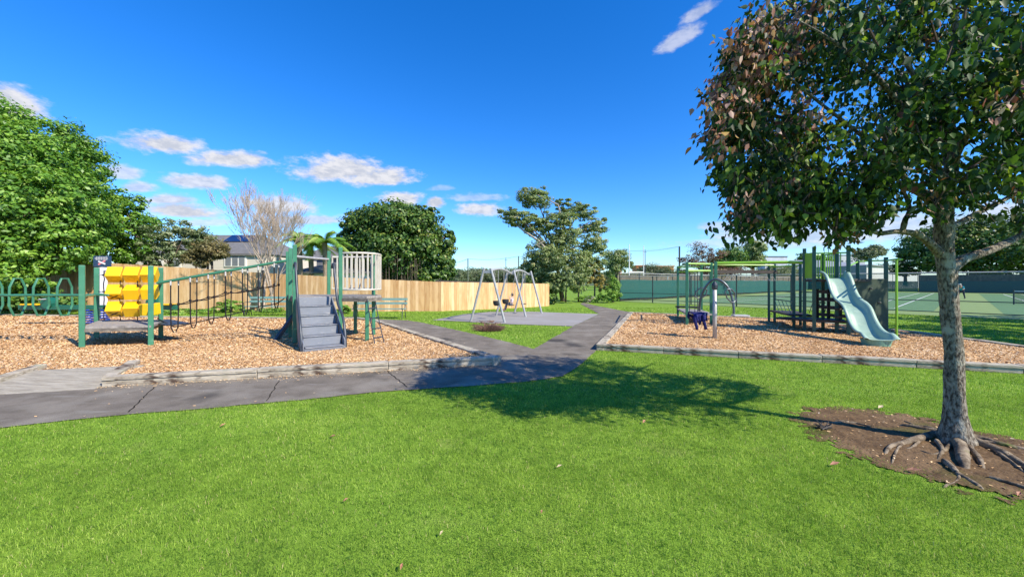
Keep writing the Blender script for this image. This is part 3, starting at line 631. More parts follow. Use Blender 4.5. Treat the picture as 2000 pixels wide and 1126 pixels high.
# ---------------------------------------------------------------- left play structure
ps = empty('play_structure', (-7.4, 10, ZP), 'green climbing structure with yellow cubes, net walk, white railed tower and grey steps', 'climbing frame')
def post(x, y, z1, m_=GREEN, w_=.115, z0=0., rz=.15, parent=None, name='post'):
    m = MB(); m.box((x, y, (z0+z1)/2), (w_, w_, z1-z0), rz); m.build(name, m_, parent or ps, bevel=.012)
L1, L2, L3, L4 = (-10.1,8.9), (-11.4,10.4), (-8.77,9.2), (-9.64,10.4)
for p in (L1, L2, L3, L4): post(*p, 2.04, w_=.105, rz=.75)
m = MB(); m.prism([L1, (L3[0]+.05,L3[1]-.05), (L4[0]+.1,L4[1]+.1), (L2[0],L2[1]+.1)], .545, .60); m.build('deck', GALV_DECK, ps)
m = MB()
for a, c in ((L1, L3), (L3, L4), (L2, L4), (L1, L2)): m.bar((*a, .505), (*c, .505), .05, .075)
m.build('deck_joist', JOIST, ps)
m = MB(); m.bar((L4[0]+.0,L4[1]-.1,.60),(L3[0]+.22,L3[1]+.5,.56),.5,.03); m.build('ramp_plate', CHAR, ps)
# rails with loops
m = MB(); m.tube([(L1[0],L1[1]+.06,1.31),(L2[0],L2[1]-.06,1.31)], .024, 8); m.build('cross_bar', GREEN, ps)
for y in (9.48, 9.80): m = MB(); m.tube([(-16.5,y,1.31),(-10.45,y,1.31)], .028, 8); m.build('rail', GREEN, ps)
m = MB(); m.tube([(-10.45,9.48,1.31),(L1[0],L1[1],1.31)], .028, 8); m.tube([(-10.45,9.80,1.31),(L2[0],L2[1],1.31)], .028, 8); m.build('rail', GREEN, ps)
for p in ((-16.5,9.3),(-16.5,10.0)): post(*p, 2.04)
for i in range(7):
    x = -11.38-.6*i; h = [(-.07,.47),(.07,.47),(.155,.25),(.165,-.22),(.075,-.46),(-.075,-.46),(-.165,-.22),(-.155,.25)]
    m = MB(); m.tube([(x, 9.64+p, 1.26+q) for p, q in h], .024, 8, closed=True); m.build('loop', GREEN, ps)
# cube panel
va, vb = Vector((*L2, 0)), Vector((*L4, 0)); dv = (vb-va).normalized(); rz = math.atan2(dv.y, dv.x)
for r_, zc in enumerate((1.84, 1.375, .925)):
    m = MB(); m.tube([va+Vector((0,0,zc)), vb+Vector((0,0,zc))], .012, 6); m.build('spindle', STEEL, ps)
    for c_ in range(3):
        cx = (218, 252, 286)[c_]; yy = 9.98; X = (cx-1000)/F*yy
        tilt = [(.95,.85,.8),(.98,.5,.42),(.95,.62,.08)][r_][c_]
        c = Vector((X, yy+.1, zc)); o = empty_ = None
        cu = MB(); rot = Matrix.Rotation(.50 if (r_, c_) != (2, 2) else .1, 3, 'Z') @ Matrix.Rotation(tilt, 3, 'X'); s = .30
        cu.box(c, (s, s, s), M=rot); ob = cu.build('cube', YEL, ps, bevel=.012)
        if c_ == 0 and r_ > 0:
            mk = MB(); k = .09
            for sg in (-1, 1):
                p = [Vector((-k, -s/2-.003, -k*sg*.8)), Vector((k, -s/2-.003, k*sg*.8))]
                if True: q = [c+rot@v for v in p]; mk.bar(q[0], q[1], .03, .004, up=rot@Vector((0,-1,0)))
            mk.build('cross_mark', BLACK, ob, origin=None)
        elif (r_, c_) in ((0,0),(0,1)):
            mk = MB(); mk.tube([c+rot@Vector((.07*math.cos(a), -s/2-.001, .07*math.sin(a))) for a in [i*.524 for i in range(12)]], .004, 4, closed=True); mk.build('ring_mark', mat('faded_orange', (.75,.36,.01), None, 8, .5), ob)
for c_ in (203, 235, 269):
    m = MB(); X = (c_-1000)/F*10.1; pts = [Vector((X+random.uniform(-.015,.015), 10.1, .62+k*.11)) for k in range(13)]; m.tube(pts, .011, 5)
    for k in (3, 7, 11): m.tube([pts[k]+Vector((-.03,0,0)), pts[k]+Vector((.03,0,0))], .02, 5)
    m.build('chain', ROPE, ps)
# net walk: green tube, hanging U ropes, foot and side ropes
A0, A1 = Vector((-8.7, 9.3, 1.62)), Vector((-5.98, 10.05, 2.21))
m = MB(); m.tube([A0, A1], .036, 10); m.tube([A0, Vector((L4[0],L4[1],1.6))], .03, 8); m.build('handrail_beam', GREEN, ps)
Us = [(341,594,648,.17),(378,586.6,640,.15),(412.5,580,632,.14),(446,570.6,625,.14),(478.5,568,616,.13),(509,561,607,.13),(540,556,602,.13)]
mids, lows = [], []
for (x, ym, yb, wd) in Us:
    k = (x-1000)/F; s = (A0.x-k*A0.y)/(k*(A1.y-A0.y)-(A1.x-A0.x)); T_ = A0.lerp(A1, s); d = T_.y
    zm = EYE+(HZ-ym)*d/F; zb = EYE+(HZ-yb)*d/F; e = Vector((.05, wd, 0)).normalized()*wd/2
    m = MB(); m.tube([T_-e, T_-e+Vector((0,0,zm-T_.z)), T_-e*.9+Vector((0,0,zb+.12-T_.z)), T_-e*.3+Vector((0,0,zb-T_.z)), T_+e*.3+Vector((0,0,zb-T_.z)), T_+e*.9+Vector((0,0,zb+.12-T_.z)), T_+e+Vector((0,0,zm-T_.z)), T_+e], .0135, 6)
    for sg in (-1, 1): m.tube([T_+e*sg+Vector((0,0,zm-T_.z-.03)), T_+e*sg+Vector((0,0,zm-T_.z+.03))], .026, 6)
    m.build('hanging_rope', ROPE, ps)
    for sg in (-1, 1): sh = MB(); sh.tube([T_+e*sg+Vector((0,0,-.02)), T_+e*sg+Vector((0,0,-.13))], .019, 6); sh.build('shackle', STEEL, ps)
    mids.append((T_-e+Vector((0,0,zm-T_.z)), T_+e+Vector((0,0,zm-T_.z)))); lows.append(T_+Vector((0,0,zb+.13-T_.z)))
def sag(a, c, s=.04, n=5): return [a.lerp(c, i/n)+Vector((0,0,-4*s*(i/n)*(1-i/n))) for i in range(n+1)]
m = MB()
for k in (0, 1):
    for i in range(6): m.tube(sag(mids[i][k], mids[i+1][k], .03), .012, 5)
for q, off in ((lows, 0),):
    st = Vector((L4[0]+.1, L4[1]-.2, .66)); en = Vector((-5.95, 9.9, 1.22))
    pp = [st]+lows+[en]
    for a, c in zip(pp, pp[1:]): m.tube(sag(a, c, .01), .014, 5)
m.build('foot_rope', ROPE, ps)
# tower
T1, T2, T3, T4, T5, T6, T7, T8 = (-5.47,9.54), (-6.14,10.5), (-6.75,11.4), (-5.56,11.5), (-4.55,10.05), (-4.02,11.0), (-3.80,9.93), (-4.63,11.2)
for p, z in ((T1,2.58),(T2,2.58),(T3,2.56),(T4,2.58),(T5,2.56),(T6,2.5)): post(*p, z, w_=.095, rz=.5)
for p in (T7, T8): post(*p, 1.19, w_=.095, rz=.4)
DK = 1.27
for poly in ([T1, T5, T4, T3], [(T5[0]+.02,T5[1]), (-3.78,9.86), (-3.62,10.5), (-3.9,11.2), (-4.7,11.6), (T4[0]+.03,T4[1]+.01)]):
    m = MB(); m.prism(poly, DK-.05, DK); m.build('deck', GALV_DECK, ps)
    for a, c in zip(poly, poly[1:]+poly[:1]): m = MB(); m.bar((*a, DK-.095), (*c, DK-.095), .045, .085); m.build('deck_joist', JOIST, ps)
m = MB(); m.tube([(T1[0],T1[1],2.29),(T4[0],T4[1],2.33)], .03, 8); m.build('safety_rail', STEEL, ps)
m = MB(); m.bar((-5.98,10.7,.98),(-5.98-.3,9.95,.0),.09,.09); m.build('brace', CHAR, ps)
# white curved barrier
cv = [Vector((*p, 0)) for p in ((-4.60,10.12),(-4.3,9.99),(-4.0,9.97),(-3.78,10.15),(-3.70,10.5),(-3.80,10.95),(-4.1,11.4),(-4.6,11.62),(-5.1,11.66),(-5.5,11.6))]
def spl(P, n):
    out = []
    for i in range(len(P)-1):
        p0, p1, p2, p3 = P[max(i-1,0)], P[i], P[i+1], P[min(i+2,len(P)-1)]
        for k in range(n):
            t = k/n; out.append(.5*((2*p1)+(p2-p0)*t+(2*p0-5*p1+4*p2-p3)*t*t+(3*p1-p0-3*p2+p3)*t*t*t))
    return out+[P[-1]]
cs = spl(cv, 6)
for z, r_ in ((2.41, .026), (1.44, .022)): m = MB(); m.tube([p+Vector((0,0,z)) for p in cs], r_, 8); m.build('barrier_rail', CREAM, ps)
tot = [0]
for a, c in zip(cs, cs[1:]): tot.append(tot[-1]+(c-a).length)
nb = 27
for i in range(nb+1):
    s = tot[-1]*i/nb; k = max(j for j in range(len(tot)) if tot[j] <= s+1e-6); k = min(k, len(cs)-2); p = cs[k].lerp(cs[k+1], (s-tot[k])/max(tot[k+1]-tot[k], 1e-6))
    m = MB(); m.bar(p+Vector((0,0,1.44)), p+Vector((0,0,2.40)), .036, .022); m.build('baluster', CREAM, ps)
# steps
sa, sb_ = Vector((-5.06,9.70,0)), Vector((-4.21,8.52,0)); dd = (sb_-sa).normalized(); sd = Vector((-dd.y, dd.x, 0)); HWt, HWb = .40, .42
nst = 5; zt = DK-.01; H = (zt-.20)/nst
st = MB(); ed = MB(); L_ = (sb_-sa).length
for i in range(nst):
    ztop = zt-H*i-(.0 if i else .12); 
    f0 = sa+dd*(L_*i/nst); f1 = sa+dd*(L_*(i+1)/nst); z0 = zt-H*(i+1)
    # riser (slightly raked) and tread
    r0 = f0+dd*.02; 
    for (a, c, za, zc) in ((f0, f0+dd*.05, zt-H*i, z0),): st.hexa([a-sd*.39+Vector((0,0,zc)), a+sd*.39+Vector((0,0,zc)), c+sd*.39+Vector((0,0,zc)), c-sd*.39+Vector((0,0,zc)), a-sd*.39+Vector((0,0,za)), a+sd*.39+Vector((0,0,za)), a+sd*.39+dd*.02+Vector((0,0,za)), a-sd*.39+dd*.02+Vector((0,0,za))])
    if i < nst-1 or True: st.bar(f0+Vector((0,0,z0-.015))+dd*.05, f1+dd*.03+Vector((0,0,z0-.015)), .78, .03)
    q = f1+dd*.035+Vector((0,0,z0-.001)); ed.bar(q-sd*.39, q+sd*.39, .03, .008)
q = sb_+dd*.03; st.hexa([q-sd*.42+Vector((0,0,.05)), q+sd*.42+Vector((0,0,.05)), q+sd*.42-dd*.04+Vector((0,0,.05)), q-sd*.42-dd*.04+Vector((0,0,.05)), q-sd*.41+Vector((0,0,ZP+.062)), q+sd*.41+Vector((0,0,ZP+.062)), q+sd*.41-dd*.04+Vector((0,0,ZP+.062)), q-sd*.41-dd*.04+Vector((0,0,ZP+.062))])
so_ = st.build('steps', STEP, ps, bevel=.006); ed.build('step_edge', STEPEDGE, so_)
for s in (-1, 1):
    m = MB(); a, c = sa+sd*s*.405, sb_+sd*s*.425
    v = [a+Vector((0,0,.98)), a+Vector((0,0,DK)), c+Vector((0,0,.30)), c+Vector((0,0,.05)), a+dd*.5+Vector((0,0,.05)) ]
    n_ = len(v); e = sd*.012; m._add([p-e for p in v]+[p+e for p in v], [tuple(range(n_)), tuple(range(2*n_-1, n_-1, -1))]+[(i, (i+1) % n_, (i+1) % n_+n_, i+n_) for i in range(n_)]); m.build('stringer', STEP, ps)
    h = MB(); o_ = sd*s*.03
    h.tube(spl([a+o_-dd*.12+Vector((0,0,2.02)), a+o_+dd*.02+Vector((0,0,2.12)), a+o_+dd*.16+Vector((0,0,2.04)), a+o_+dd*.36+Vector((0,0,1.6)), a+o_+dd*.62+Vector((0,0,1.12)), c+o_+dd*-.35+Vector((0,0,.8)), c+o_-dd*.12+Vector((0,0,.4)), c+o_-dd*.06+Vector((0,0,.04))], 5), .03, 8); h.build('handrail', CHAR, ps, smooth=True)
# rope ladder
ra_, rb_, rc_, rd_ = at(717,584,9.85), px(732,671,ZP), at(732,582,10.3), px(750,668,ZP)
m = MB(); m.tube(sag(ra_, rb_, .06), .013, 5); m.tube(sag(rc_, rd_, .06), .013, 5)
for k in (.22, .45, .68, .88): m.tube([ra_.lerp(rb_, k), rc_.lerp(rd_, k)], .016, 6)
m.build('rope_ladder', CHAR, ps)

# ---------------------------------------------------------------- seesaw behind
ss = empty('seesaw', ((190-1000)/F*13.6, 13.6, ZP), 'long dark green seesaw with yellow seats and blue springs behind the yellow cubes', 'seesaw'); o = Vector(ss.location)
DG = mat('seesaw_green', (.01,.12,.075), None, 5, .4); BLUE = mat('blue_spring', (.02,.06,.36), None, 5, .4)
xl, xr = (38-1000)/F*13.6, (346-1000)/F*13.6; zb = EYE-(600-550)*13.6/F
m = MB(); m.bar((xl,13.6,zb),(xr,13.6,zb),.1,.17); m.build('beam', DG, ss, bevel=.02)
for x in (66, 325):
    X = (x-1000)/F*13.6; m = MB(); m.box((X,13.6,zb+.11),(.62,.34,.05)); m.build('seat', YEL, ss, bevel=.02)
for x in (96, 300):
    X = (x-1000)/F*13.6; m = MB(); m.tube([(X,13.5,zb+.17),(X,13.7,zb+.17)], .2, 14); m.build('grip_shield', DG, ss); m = MB(); m.tube([(X,13.3,zb+.3),(X,13.9,zb+.3)], .02, 6); m.build('handle', STEEL, ss)
for x in (172, 203):
    X = (x-1000)/F*13.6; m = MB(); m.tube([(X+.14*math.cos(a), 13.6+.14*math.sin(a), ZP+(zb-ZP-.08)*a/(6*6.283)) for a in [i*.4 for i in range(int(6*6.283/.4))]], .022, 6); m.build('spring', BLUE, ss)
# sign
sg = empty('notice_sign', ((200-1000)/F*16, 16, ZP), 'navy notice board with a pink and white crossed mark, above a white board', 'sign')
NAVY = mat('navy_sign', (.02,.05,.11), None, 5, .4); PINK = mat('pink_print', (.75,.25,.27), None, 5, .5)
c = at(200, 510, 16); m = MB(); m.box(c, (.74,.03,.46)); m.build('upper_board', NAVY, sg)
m = MB(); m.box((c.x-.02, 16.05, 1.2), (.09,.09,2.2)); m.build('sign_post', WHITE, sg)
c2 = at(201, 559, 16); m = MB(); m.box(c2, (.36,.03,1.6)); m.build('lower_board', WHITE, sg)
m = MB(); m.box(at(206,534,15.97),(.10,.01,.05)); m.box(at(205,529,15.97),(.12,.01,.03)); m.build('print', NAVY, sg)
for k, (z, w_) in enumerate(((.165,.5),(.12,.58),(.075,.5))):
    for j in range(5):
        wl = w_/5*random.uniform(.6,.88); m = MB(); m.box(c+Vector((-w_/2+w_*(j+.5)/5-.02,-.018,z)), (wl,.005,.022)); m.build('lettering', WHITE, sg)
m = MB(); m.bar(c+Vector((-.15,-.02,-.14)), c+Vector((.14,-.02,.03)), .006, .07); m.build('crossed_mark', PINK, sg); m = MB(); m.bar(c+Vector((-.15,-.024,.0)), c+Vector((.15,-.024,-.12)), .006, .06); m.build('crossed_mark', WHITE, sg)

# ---------------------------------------------------------------- swing set
sw = empty('swing_set', (-.06, 18, 0), 'pale grey A frame swing set with two arched beams on the rubber pad', 'swing set')
AX = [Vector((-1.0,15.5,0)), Vector((-.06,18.0,0)), Vector((.84,19.9,0))]; pr = Vector((.945,-.327,0))
for c in AX:
    for s in (-1, 1):
        m = MB(); m.tube([c+pr*s*.75+Vector((0,0,.0)), c+pr*s*.15+Vector((0,0,2.2))], .048, 10); m.tube([c+pr*s*.15+Vector((0,0,2.19)), c+pr*s*.145+Vector((0,0,2.20))], .052, 10); m.build('leg', STEEL_LT, sw)
    m = MB(); m.bar(c-pr*.18+Vector((0,0,2.06)), c+pr*.18+Vector((0,0,2.06)), .06, .12); m.build('crosshead', STEEL_LT, sw)
for a, c in zip(AX, AX[1:]):
    m = MB(); m.tube([a.lerp(c, k/10)+Vector((0,0,2.05+.17*math.sin(math.pi*k/10))) for k in range(11)], .05, 10); m.build('top_beam', STEEL_LT, sw)
def swing(c, zs, kind, disp=0):
    top = Vector((c[0], c[1], 2.2)); seat = top-pr*disp; seat.z = zs; ax = Vector((pr.y*-1, pr.x, 0)); ax = Vector((.345,.93,0)).normalized()
    m = MB()
    if kind == 'bucket':
        rows = []
        for (r_, z) in ((.14,.17),(.145,.10),(.12,.0),(.07,-.04)): rows.append([seat+Vector((math.cos(a)*r_, math.sin(a)*r_*.8, z)) for a in [i*math.pi/6 for i in range(12)]])
        m.grid(rows, closed_u=True); m._add(rows[-1], [tuple(range(12))])
    else: m.box(seat, (.16,.44,.03), rz=-.35)
    o_ = m.build('swing_seat', RUBBER, sw, solid=.02 if kind == 'bucket' else 0)
    for s in (-1, 1):
        ch = MB(); ch.tube([top+ax*s*.2, seat+ax*s*.17+Vector((0,0,.2 if kind == 'bucket' else .02))], .009, 5); ch.build('chain', STEEL, o_)
swing((-.67,16.4), .66, 'bucket'); swing((-.3,17.4), .68, 'bucket'); swing((.25,18.5), .50, 'flat', .3); swing((.6,19.35), .52, 'flat')

# ---------------------------------------------------------------- people
def skin(name, verts, edges, radii, m, parent, sub=2):
    me = bpy.data.meshes.new(name); o0 = parent_world(parent); me.from_pydata([tuple(Vector(v)-o0) for v in verts], edges, []); me.update()
    o = link(name, me, m, parent); md = o.modifiers.new('skin', 'SKIN'); md.use_smooth_shade = True
    for i, r_ in enumerate(radii):
        sv = me.skin_vertices[0].data[i]; sv.radius = (r_, r_); sv.use_root = (i == 0)
    s = o.modifiers.new('subsurf', 'SUBSURF'); s.levels = sub; s.render_levels = sub; return o
def figure(o, J, k, cloth, legs_m, hairm, shoe, fdir, long_hair=True):
    """J: joints dict; k: scale (1 = adult). body is one continuous skin, clothes are thicker skins over it"""
    names = ['hip','waist','chest','neck','head','crown','shL','elL','haL','shR','elR','haR','kL','aL','tL','kR','aR','tR','hL','hR']
    rad = dict(hip=.12,waist=.105,chest=.12,neck=.05,head=.085,crown=.075,shL=.05,elL=.038,haL=.028,shR=.05,elR=.038,haR=.028,hL=.08,hR=.08,kL=.055,aL=.036,tL=.03,kR=.055,aR=.036,tR=.03)
    E = [('hip','waist'),('waist','chest'),('chest','neck'),('neck','head'),('head','crown'),('chest','shL'),('shL','elL'),('elL','haL'),('chest','shR'),('shR','elR'),('elR','haR'),
         ('hip','hL'),('hL','kL'),('kL','aL'),('aL','tL'),('hip','hR'),('hR','kR'),('kR','aR'),('aR','tR')]
    def mk(nm, ns, add, m):
        ed = [(ns.index(a), ns.index(c)) for a, c in E if a in ns and c in ns]
        return skin(nm, [J[n] for n in ns], ed, [(rad[n]*k+add) for n in ns], m, o)
    V = [J[n] for n in names]; ed = [(names.index(a), names.index(c)) for a, c in E]; R_ = [rad[n]*k*.92 for n in names]
    # five fingers on each hand
    vv, ee, rr = list(V), list(ed), list(R_)
    body = skin('body', vv, ee, rr, SKIN, o)
    for h, el in (('haL','elL'),('haR','elR')):
        d = (J[h]-J[el]).normalized(); side = d.orthogonal().normalized(); fm = MB()
        for f in range(5):
            off = side*(f-1.8)*.018*k; a = J[h]+off; 
            if f == 4: a = J[h]-d*.03*k+side*.03*k; fm.tube([a, a+(side+d*.4)*.03*k, a+(side*.6+d)*.05*k], [.010*k,.010*k,.008*k], 5)
            else: fm.tube([a, a+d*.045*k, a+d*.06*k+d.cross(side)*.03*k], [.010*k,.009*k,.007*k], 5)
        fm.build('fingers', SKIN, o)
    mk('shirt', ['hip','waist','chest','shL','elL','shR','elR'], .012*k, cloth)
    mk('trousers', ['hip','hL','kL','aL','hR','kR','aR'], .014*k, legs_m)
    for a_, t_ in (('aL','tL'),('aR','tR')): m = MB(); m.tube([J[a_]-(J[t_]-J[a_])*.35, J[a_]+(J[t_]-J[a_])*.4, J[t_]+(J[t_]-J[a_])*.3], [.05*k,.055*k,.04*k], 8); m.build('shoe', shoe, o, smooth=True)
    up = (J['crown']-J['head']).normalized(); hc = J['head']+up*.03*k; f = Vector(fdir).normalized(); rg = f.cross(up).normalized()
    # hair shell: back and top of the head
    rows = []
    for i in range(7):
        th = math.pi*i/6*(.75 if long_hair else .5); rows.append([hc+up*(.125*k*math.cos(th))+(-f*math.cos(a)+rg*math.sin(a))*.118*k*math.sin(th)*(1.0 if math.cos(a) > -.2 else .35) for a in [(-math.pi)+j*2*math.pi/14 for j in range(14)]])
    hm = MB(); hm.grid(rows, closed_u=True); hm.build('hair', hairm, o, smooth=True, solid=.01)
    fc = MB()
    for s in (-1, 1): fc.box(hc+f*.095*k+rg*s*.035*k-up*.005*k, (.016*k,)*3)
    fc.box(hc+f*.095*k-up*.06*k, (.03*k,.03*k,.01*k)); fc.build('face_features', HAIR, o)
    nn = MB(); nn.tube([hc+f*.09*k, hc+f*.115*k-up*.03*k], [.008*k,.014*k], 6); nn.build('nose', SKIN, o)
seat = Vector((.25,18.5,.5))-pr*.3; seat.z = .5; fw = -pr; sdv = Vector((.345,.93,0)).normalized()
V3 = Vector
g = empty('person', (seat.x, seat.y, .5), 'child with long dark hair in a pale pink top sitting on the third swing', 'person')
J = dict(hip=seat+V3((0,0,.09)), waist=seat-fw*.02+V3((0,0,.2)), chest=seat-fw*.05+V3((0,0,.33)), neck=seat-fw*.05+V3((0,0,.42)), head=seat-fw*.03+V3((0,0,.50)), crown=seat-fw*.03+V3((0,0,.565)))
for s, n in ((-1,'L'),(1,'R')):
    J['sh'+n] = J['chest']+sdv*s*.11+V3((0,0,.03)); J['el'+n] = J['chest']+sdv*s*.19+fw*.04+V3((0,0,-.05)); J['ha'+n] = seat+sdv*s*.18+V3((0,0,.43))+fw*.03
    J['h'+n] = seat+sdv*s*.065+V3((0,0,.07))+fw*.05; J['k'+n] = seat+sdv*s*.07+fw*.24+V3((0,0,.06)); J['a'+n] = seat+sdv*s*.07+fw*.33+V3((0,0,-.22)); J['t'+n] = J['a'+n]+fw*.1+V3((0,0,-.02))
figure(g, J, .68, mat('pale_pink_cloth', (.72,.60,.64), None, 8, .8), mat('grey_leggings', (.15,.15,.19), None, 8, .8), HAIR, mat('pink_shoe', (.75,.25,.3), None, 8, .6), fw)
tp = Vector((43.9, 37, 0)); f = Vector((-.75,-.4,0)).normalized(); sd2 = Vector((-f.y, f.x, 0))
g = empty('person', tp, 'tennis player in a turquoise shirt and white cap leaning forward on the court', 'person')
J = dict(hip=tp+V3((0,0,.82)), waist=tp+f*.1+V3((0,0,.97)), chest=tp+f*.27+V3((0,0,1.14)), neck=tp+f*.38+V3((0,0,1.25)), head=tp+f*.45+V3((0,0,1.33)), crown=tp+f*.50+V3((0,0,1.42)))
for s, n in ((-1,'L'),(1,'R')):
    J['sh'+n] = J['chest']+sd2*s*.17+V3((0,0,.03)); J['el'+n] = J['chest']+sd2*s*.24+f*.1+V3((0,0,-.2)); J['ha'+n] = J['el'+n]+f*.22+V3((0,0,.0))
    J['h'+n] = tp+sd2*s*.1+V3((0,0,.78)); J['k'+n] = tp+sd2*s*.14+f*(.1-.15*s)+V3((0,0,.44)); J['a'+n] = tp+sd2*s*.16-f*(.08+.2*s)+V3((0,0,.08)); J['t'+n] = J['a'+n]+f*.15+V3((0,0,-.03))
figure(g, J, 1.0, mat('turquoise_cloth', (.03,.35,.42), None, 8, .8), mat('dark_trousers', (.03,.035,.06), None, 8, .8), WHITE, RUBBER, f, long_hair=False)

# ---------------------------------------------------------------- right play structure
rs_ = empty('play_structure', (9.3, 12, ZP), 'dark green and lime climbing structure with a mint wave slide, monkey rings and climbing wall', 'climbing frame')
def rpost(x, y, z1, w_=.088, m_=GREEN_DK): post(x, y, z1, m_, min(w_, .096), rz=-.65, parent=rs_)
R1, R2, R3, R4, R5 = (7.4,16.9), (6.28,13.6), (8.0,16.0), (7.28,13.85), (7.15,13.3)
for p in (R1, R2, R3, R4, R5): post(*p, 2.35, GREEN, .098, rz=-.4, parent=rs_)
m = MB(); m.tube([(*R2,2.30),(*R4,2.30)], .032, 8); m.tube([(*R1,2.29),(*R3,2.29)], .026, 8); m.tube([(*R1,2.08),(*R3,2.1)], .026, 8); m.tube([(*R2,2.05),(*R4,2.05)], .036, 8); m.tube([(*R2,2.3),(*R1,2.3)], .026, 8); m.tube([(*R4,2.3),(*R3,2.3)], .026, 8); m.build('top_bar', LIME, rs_)
m = MB(); m.prism([(6.35,13.7),(7.35,13.8),(7.9,15.9),(7.3,16.8)], .43, .49); m.build('deck', GALV_DECK, rs_)
m = MB(); m.bar((7.3,16.8,.56),(8.0,16.1,.56),.3,.06); m.build('deck_step', BARKDARK, rs_)
for p in ((6.75,14.4),(6.95,14.4),(7.15,14.6)): m = MB(); m.tube([(*p,2.05),(*p,.5)], .014, 6); m.build('rope', CHAR, rs_)
# overhead beam with rings
Bc, Bb, Bd, Be = (9.45,12.7), (10.05,14.5), (10.2,13.4), (9.34,12.1)
Ba, Bc2 = (9.97,14.7), (10.6,14.3)
for p in (Ba, Bb, Bc, Bc2, Bd): rpost(*p, 2.33)
m = MB(); m.tube([(*R5,2.30),(9.2,12.6,2.30)], .05, 10); m.tube([(9.2,12.6,2.30),(*Be,2.26)], .05, 10); m.tube([(R4[0]+.1,R4[1]+.6,2.3),(Bb[0],Bb[1],2.28)], .03, 8); m.tube([(*Ba,2.22),(*Bd,2.22)], .03, 8); m.build('overhead_beam', LIME, rs_)
m = MB(); m.bar((7.3,13.9,2.02),(10.0,14.3,2.02),.05,.12); m.build('ring_beam', BARKDARK, rs_)
for x in (7.95, 8.15, 8.75, 9.15, 9.55, 9.8):
    y = 13.9+.4*(x-7.3)/2.7; m = MB(); m.tube([(x,y,1.98),(x,y,1.86)], .008, 5); m.tube([(x,y,1.87),(x-.1,y+.02,1.70),(x+.1,y-.02,1.70)], .012, 6, closed=True); m.build('trapeze_ring', STEEL, rs_)
m = MB(); m.prism([(9.3,12.7),(9.9,12.5),(10.7,14.2),(10.0,14.75)], .5, .56); m.build('deck', BARKDARK, rs_)
m = MB()
for z in (.98, 1.3): m.tube([(*Bb,z),(*Bc,z)], .02, 6); m.tube([(*Bd,z),(10.0,12.1,z)], .02, 6)
for i in range(5): a = i/5; m.tube([(Bb[0]+(Bc[0]-Bb[0])*a, Bb[1]+(Bc[1]-Bb[1])*a, .98), (Bb[0]+(Bc[0]-Bb[0])*(a+.25), Bb[1]+(Bc[1]-Bb[1])*(a+.25), .58)], .012, 5)
for i in range(4): a = i/4; m.tube([(10.2,13.3-1.2*a,.58), (10.1,13.3-1.2*(a+.25),1.0)], .012, 5)
m.build('climbing_net', GREEN_DK, rs_)
# tower
Tf, Tg, Th, Ti = (9.25,11.6), (9.93,12.1), (9.85,11.5), (9.86,11.05)
Ti = (9.84,11.08); D2 = 1.72
rpost(*Be, 2.71, .125); rpost(*Tf, 2.72, .13); rpost(*Tg, 2.55); rpost(9.86, 11.5, 2.67, .13); rpost(*Ti, 2.72, .13)
Tj, Tk, Tl = (10.75,11.9), (11.05,11.6), (11.4,11.55)
rpost(10.9,11.95,2.33); rpost(11.2,11.85,2.38); rpost(*Tl, 2.40, .13)
m = MB(); m.prism([Be, Tf, (9.86,11.02), (11.3,11.6), (10.9,12.1), (9.9,12.35)], D2-.07, D2); m.build('deck', BARKDARK, rs_)
m = MB(); m.prism([(9.0,12.6),(9.1,11.7),(9.9,11.2),(10.4,11.9),(9.9,12.6)], .42, .49); m.prism([(9.0,12.3),(8.85,12.7),(9.2,13.0),(9.5,12.6)], .40, .46); m.build('deck', BARKDARK, rs_)
def lbar(a, c, z0, z1, n, parent=rs_):
    a, c = Vector((*a,0)), Vector((*c,0)); m = MB()
    m.tube([a+V3((0,0,z1)), c+V3((0,0,z1))], .022, 8); m.tube([a+V3((0,0,z0)), c+V3((0,0,z0))], .018, 8)
    for i in range(1, n): p = a.lerp(c, i/n); m.tube([p+V3((0,0,z0)), p+V3((0,0,z1))], .013, 6)
    m.build('railing', LIME, parent)
lbar(Be, Tf, D2+.06, 2.53, 10); lbar(Be, Tg, D2+.06, 2.5, 8); lbar(Tg, (9.86,11.5), D2+.06, 2.5, 6)
m = MB(); m.bar((*Be,(D2+.06+2.5)/2),(*Tf,(D2+.06+2.5)/2),.012,.74); m.build('panel', LIME, rs_)
m = MB(); m.tube([(*Tf,2.52),(*Ti,2.5)], .022, 8)
for t_ in (.12, .22, .3, .78): m.tube([(Tf[0]+(Ti[0]-Tf[0])*t_, Tf[1]+(Ti[1]-Tf[1])*t_, 2.5), (Tf[0]+(Ti[0]-Tf[0])*t_, Tf[1]+(Ti[1]-Tf[1])*t_, D2)], .014, 6)
m.build('railing', LIME, rs_)
m = MB(); m.tube([(Ti[0],Ti[1],2.1),(10.9,11.95,2.28),(11.2,11.85,2.3),(*Tl,2.3),(10.3,10.0,2.24)], .022, 8); m.build('top_bar', LIME, rs_)
m = MB(); m.tube([(10.12,9.97,.05),(10.12,9.97,2.25)], .026, 8); m.tube([(10.1,9.9,2.25),(10.9,11.0,2.27)], .024, 8); m.build('fire_pole', LIME, rs_)
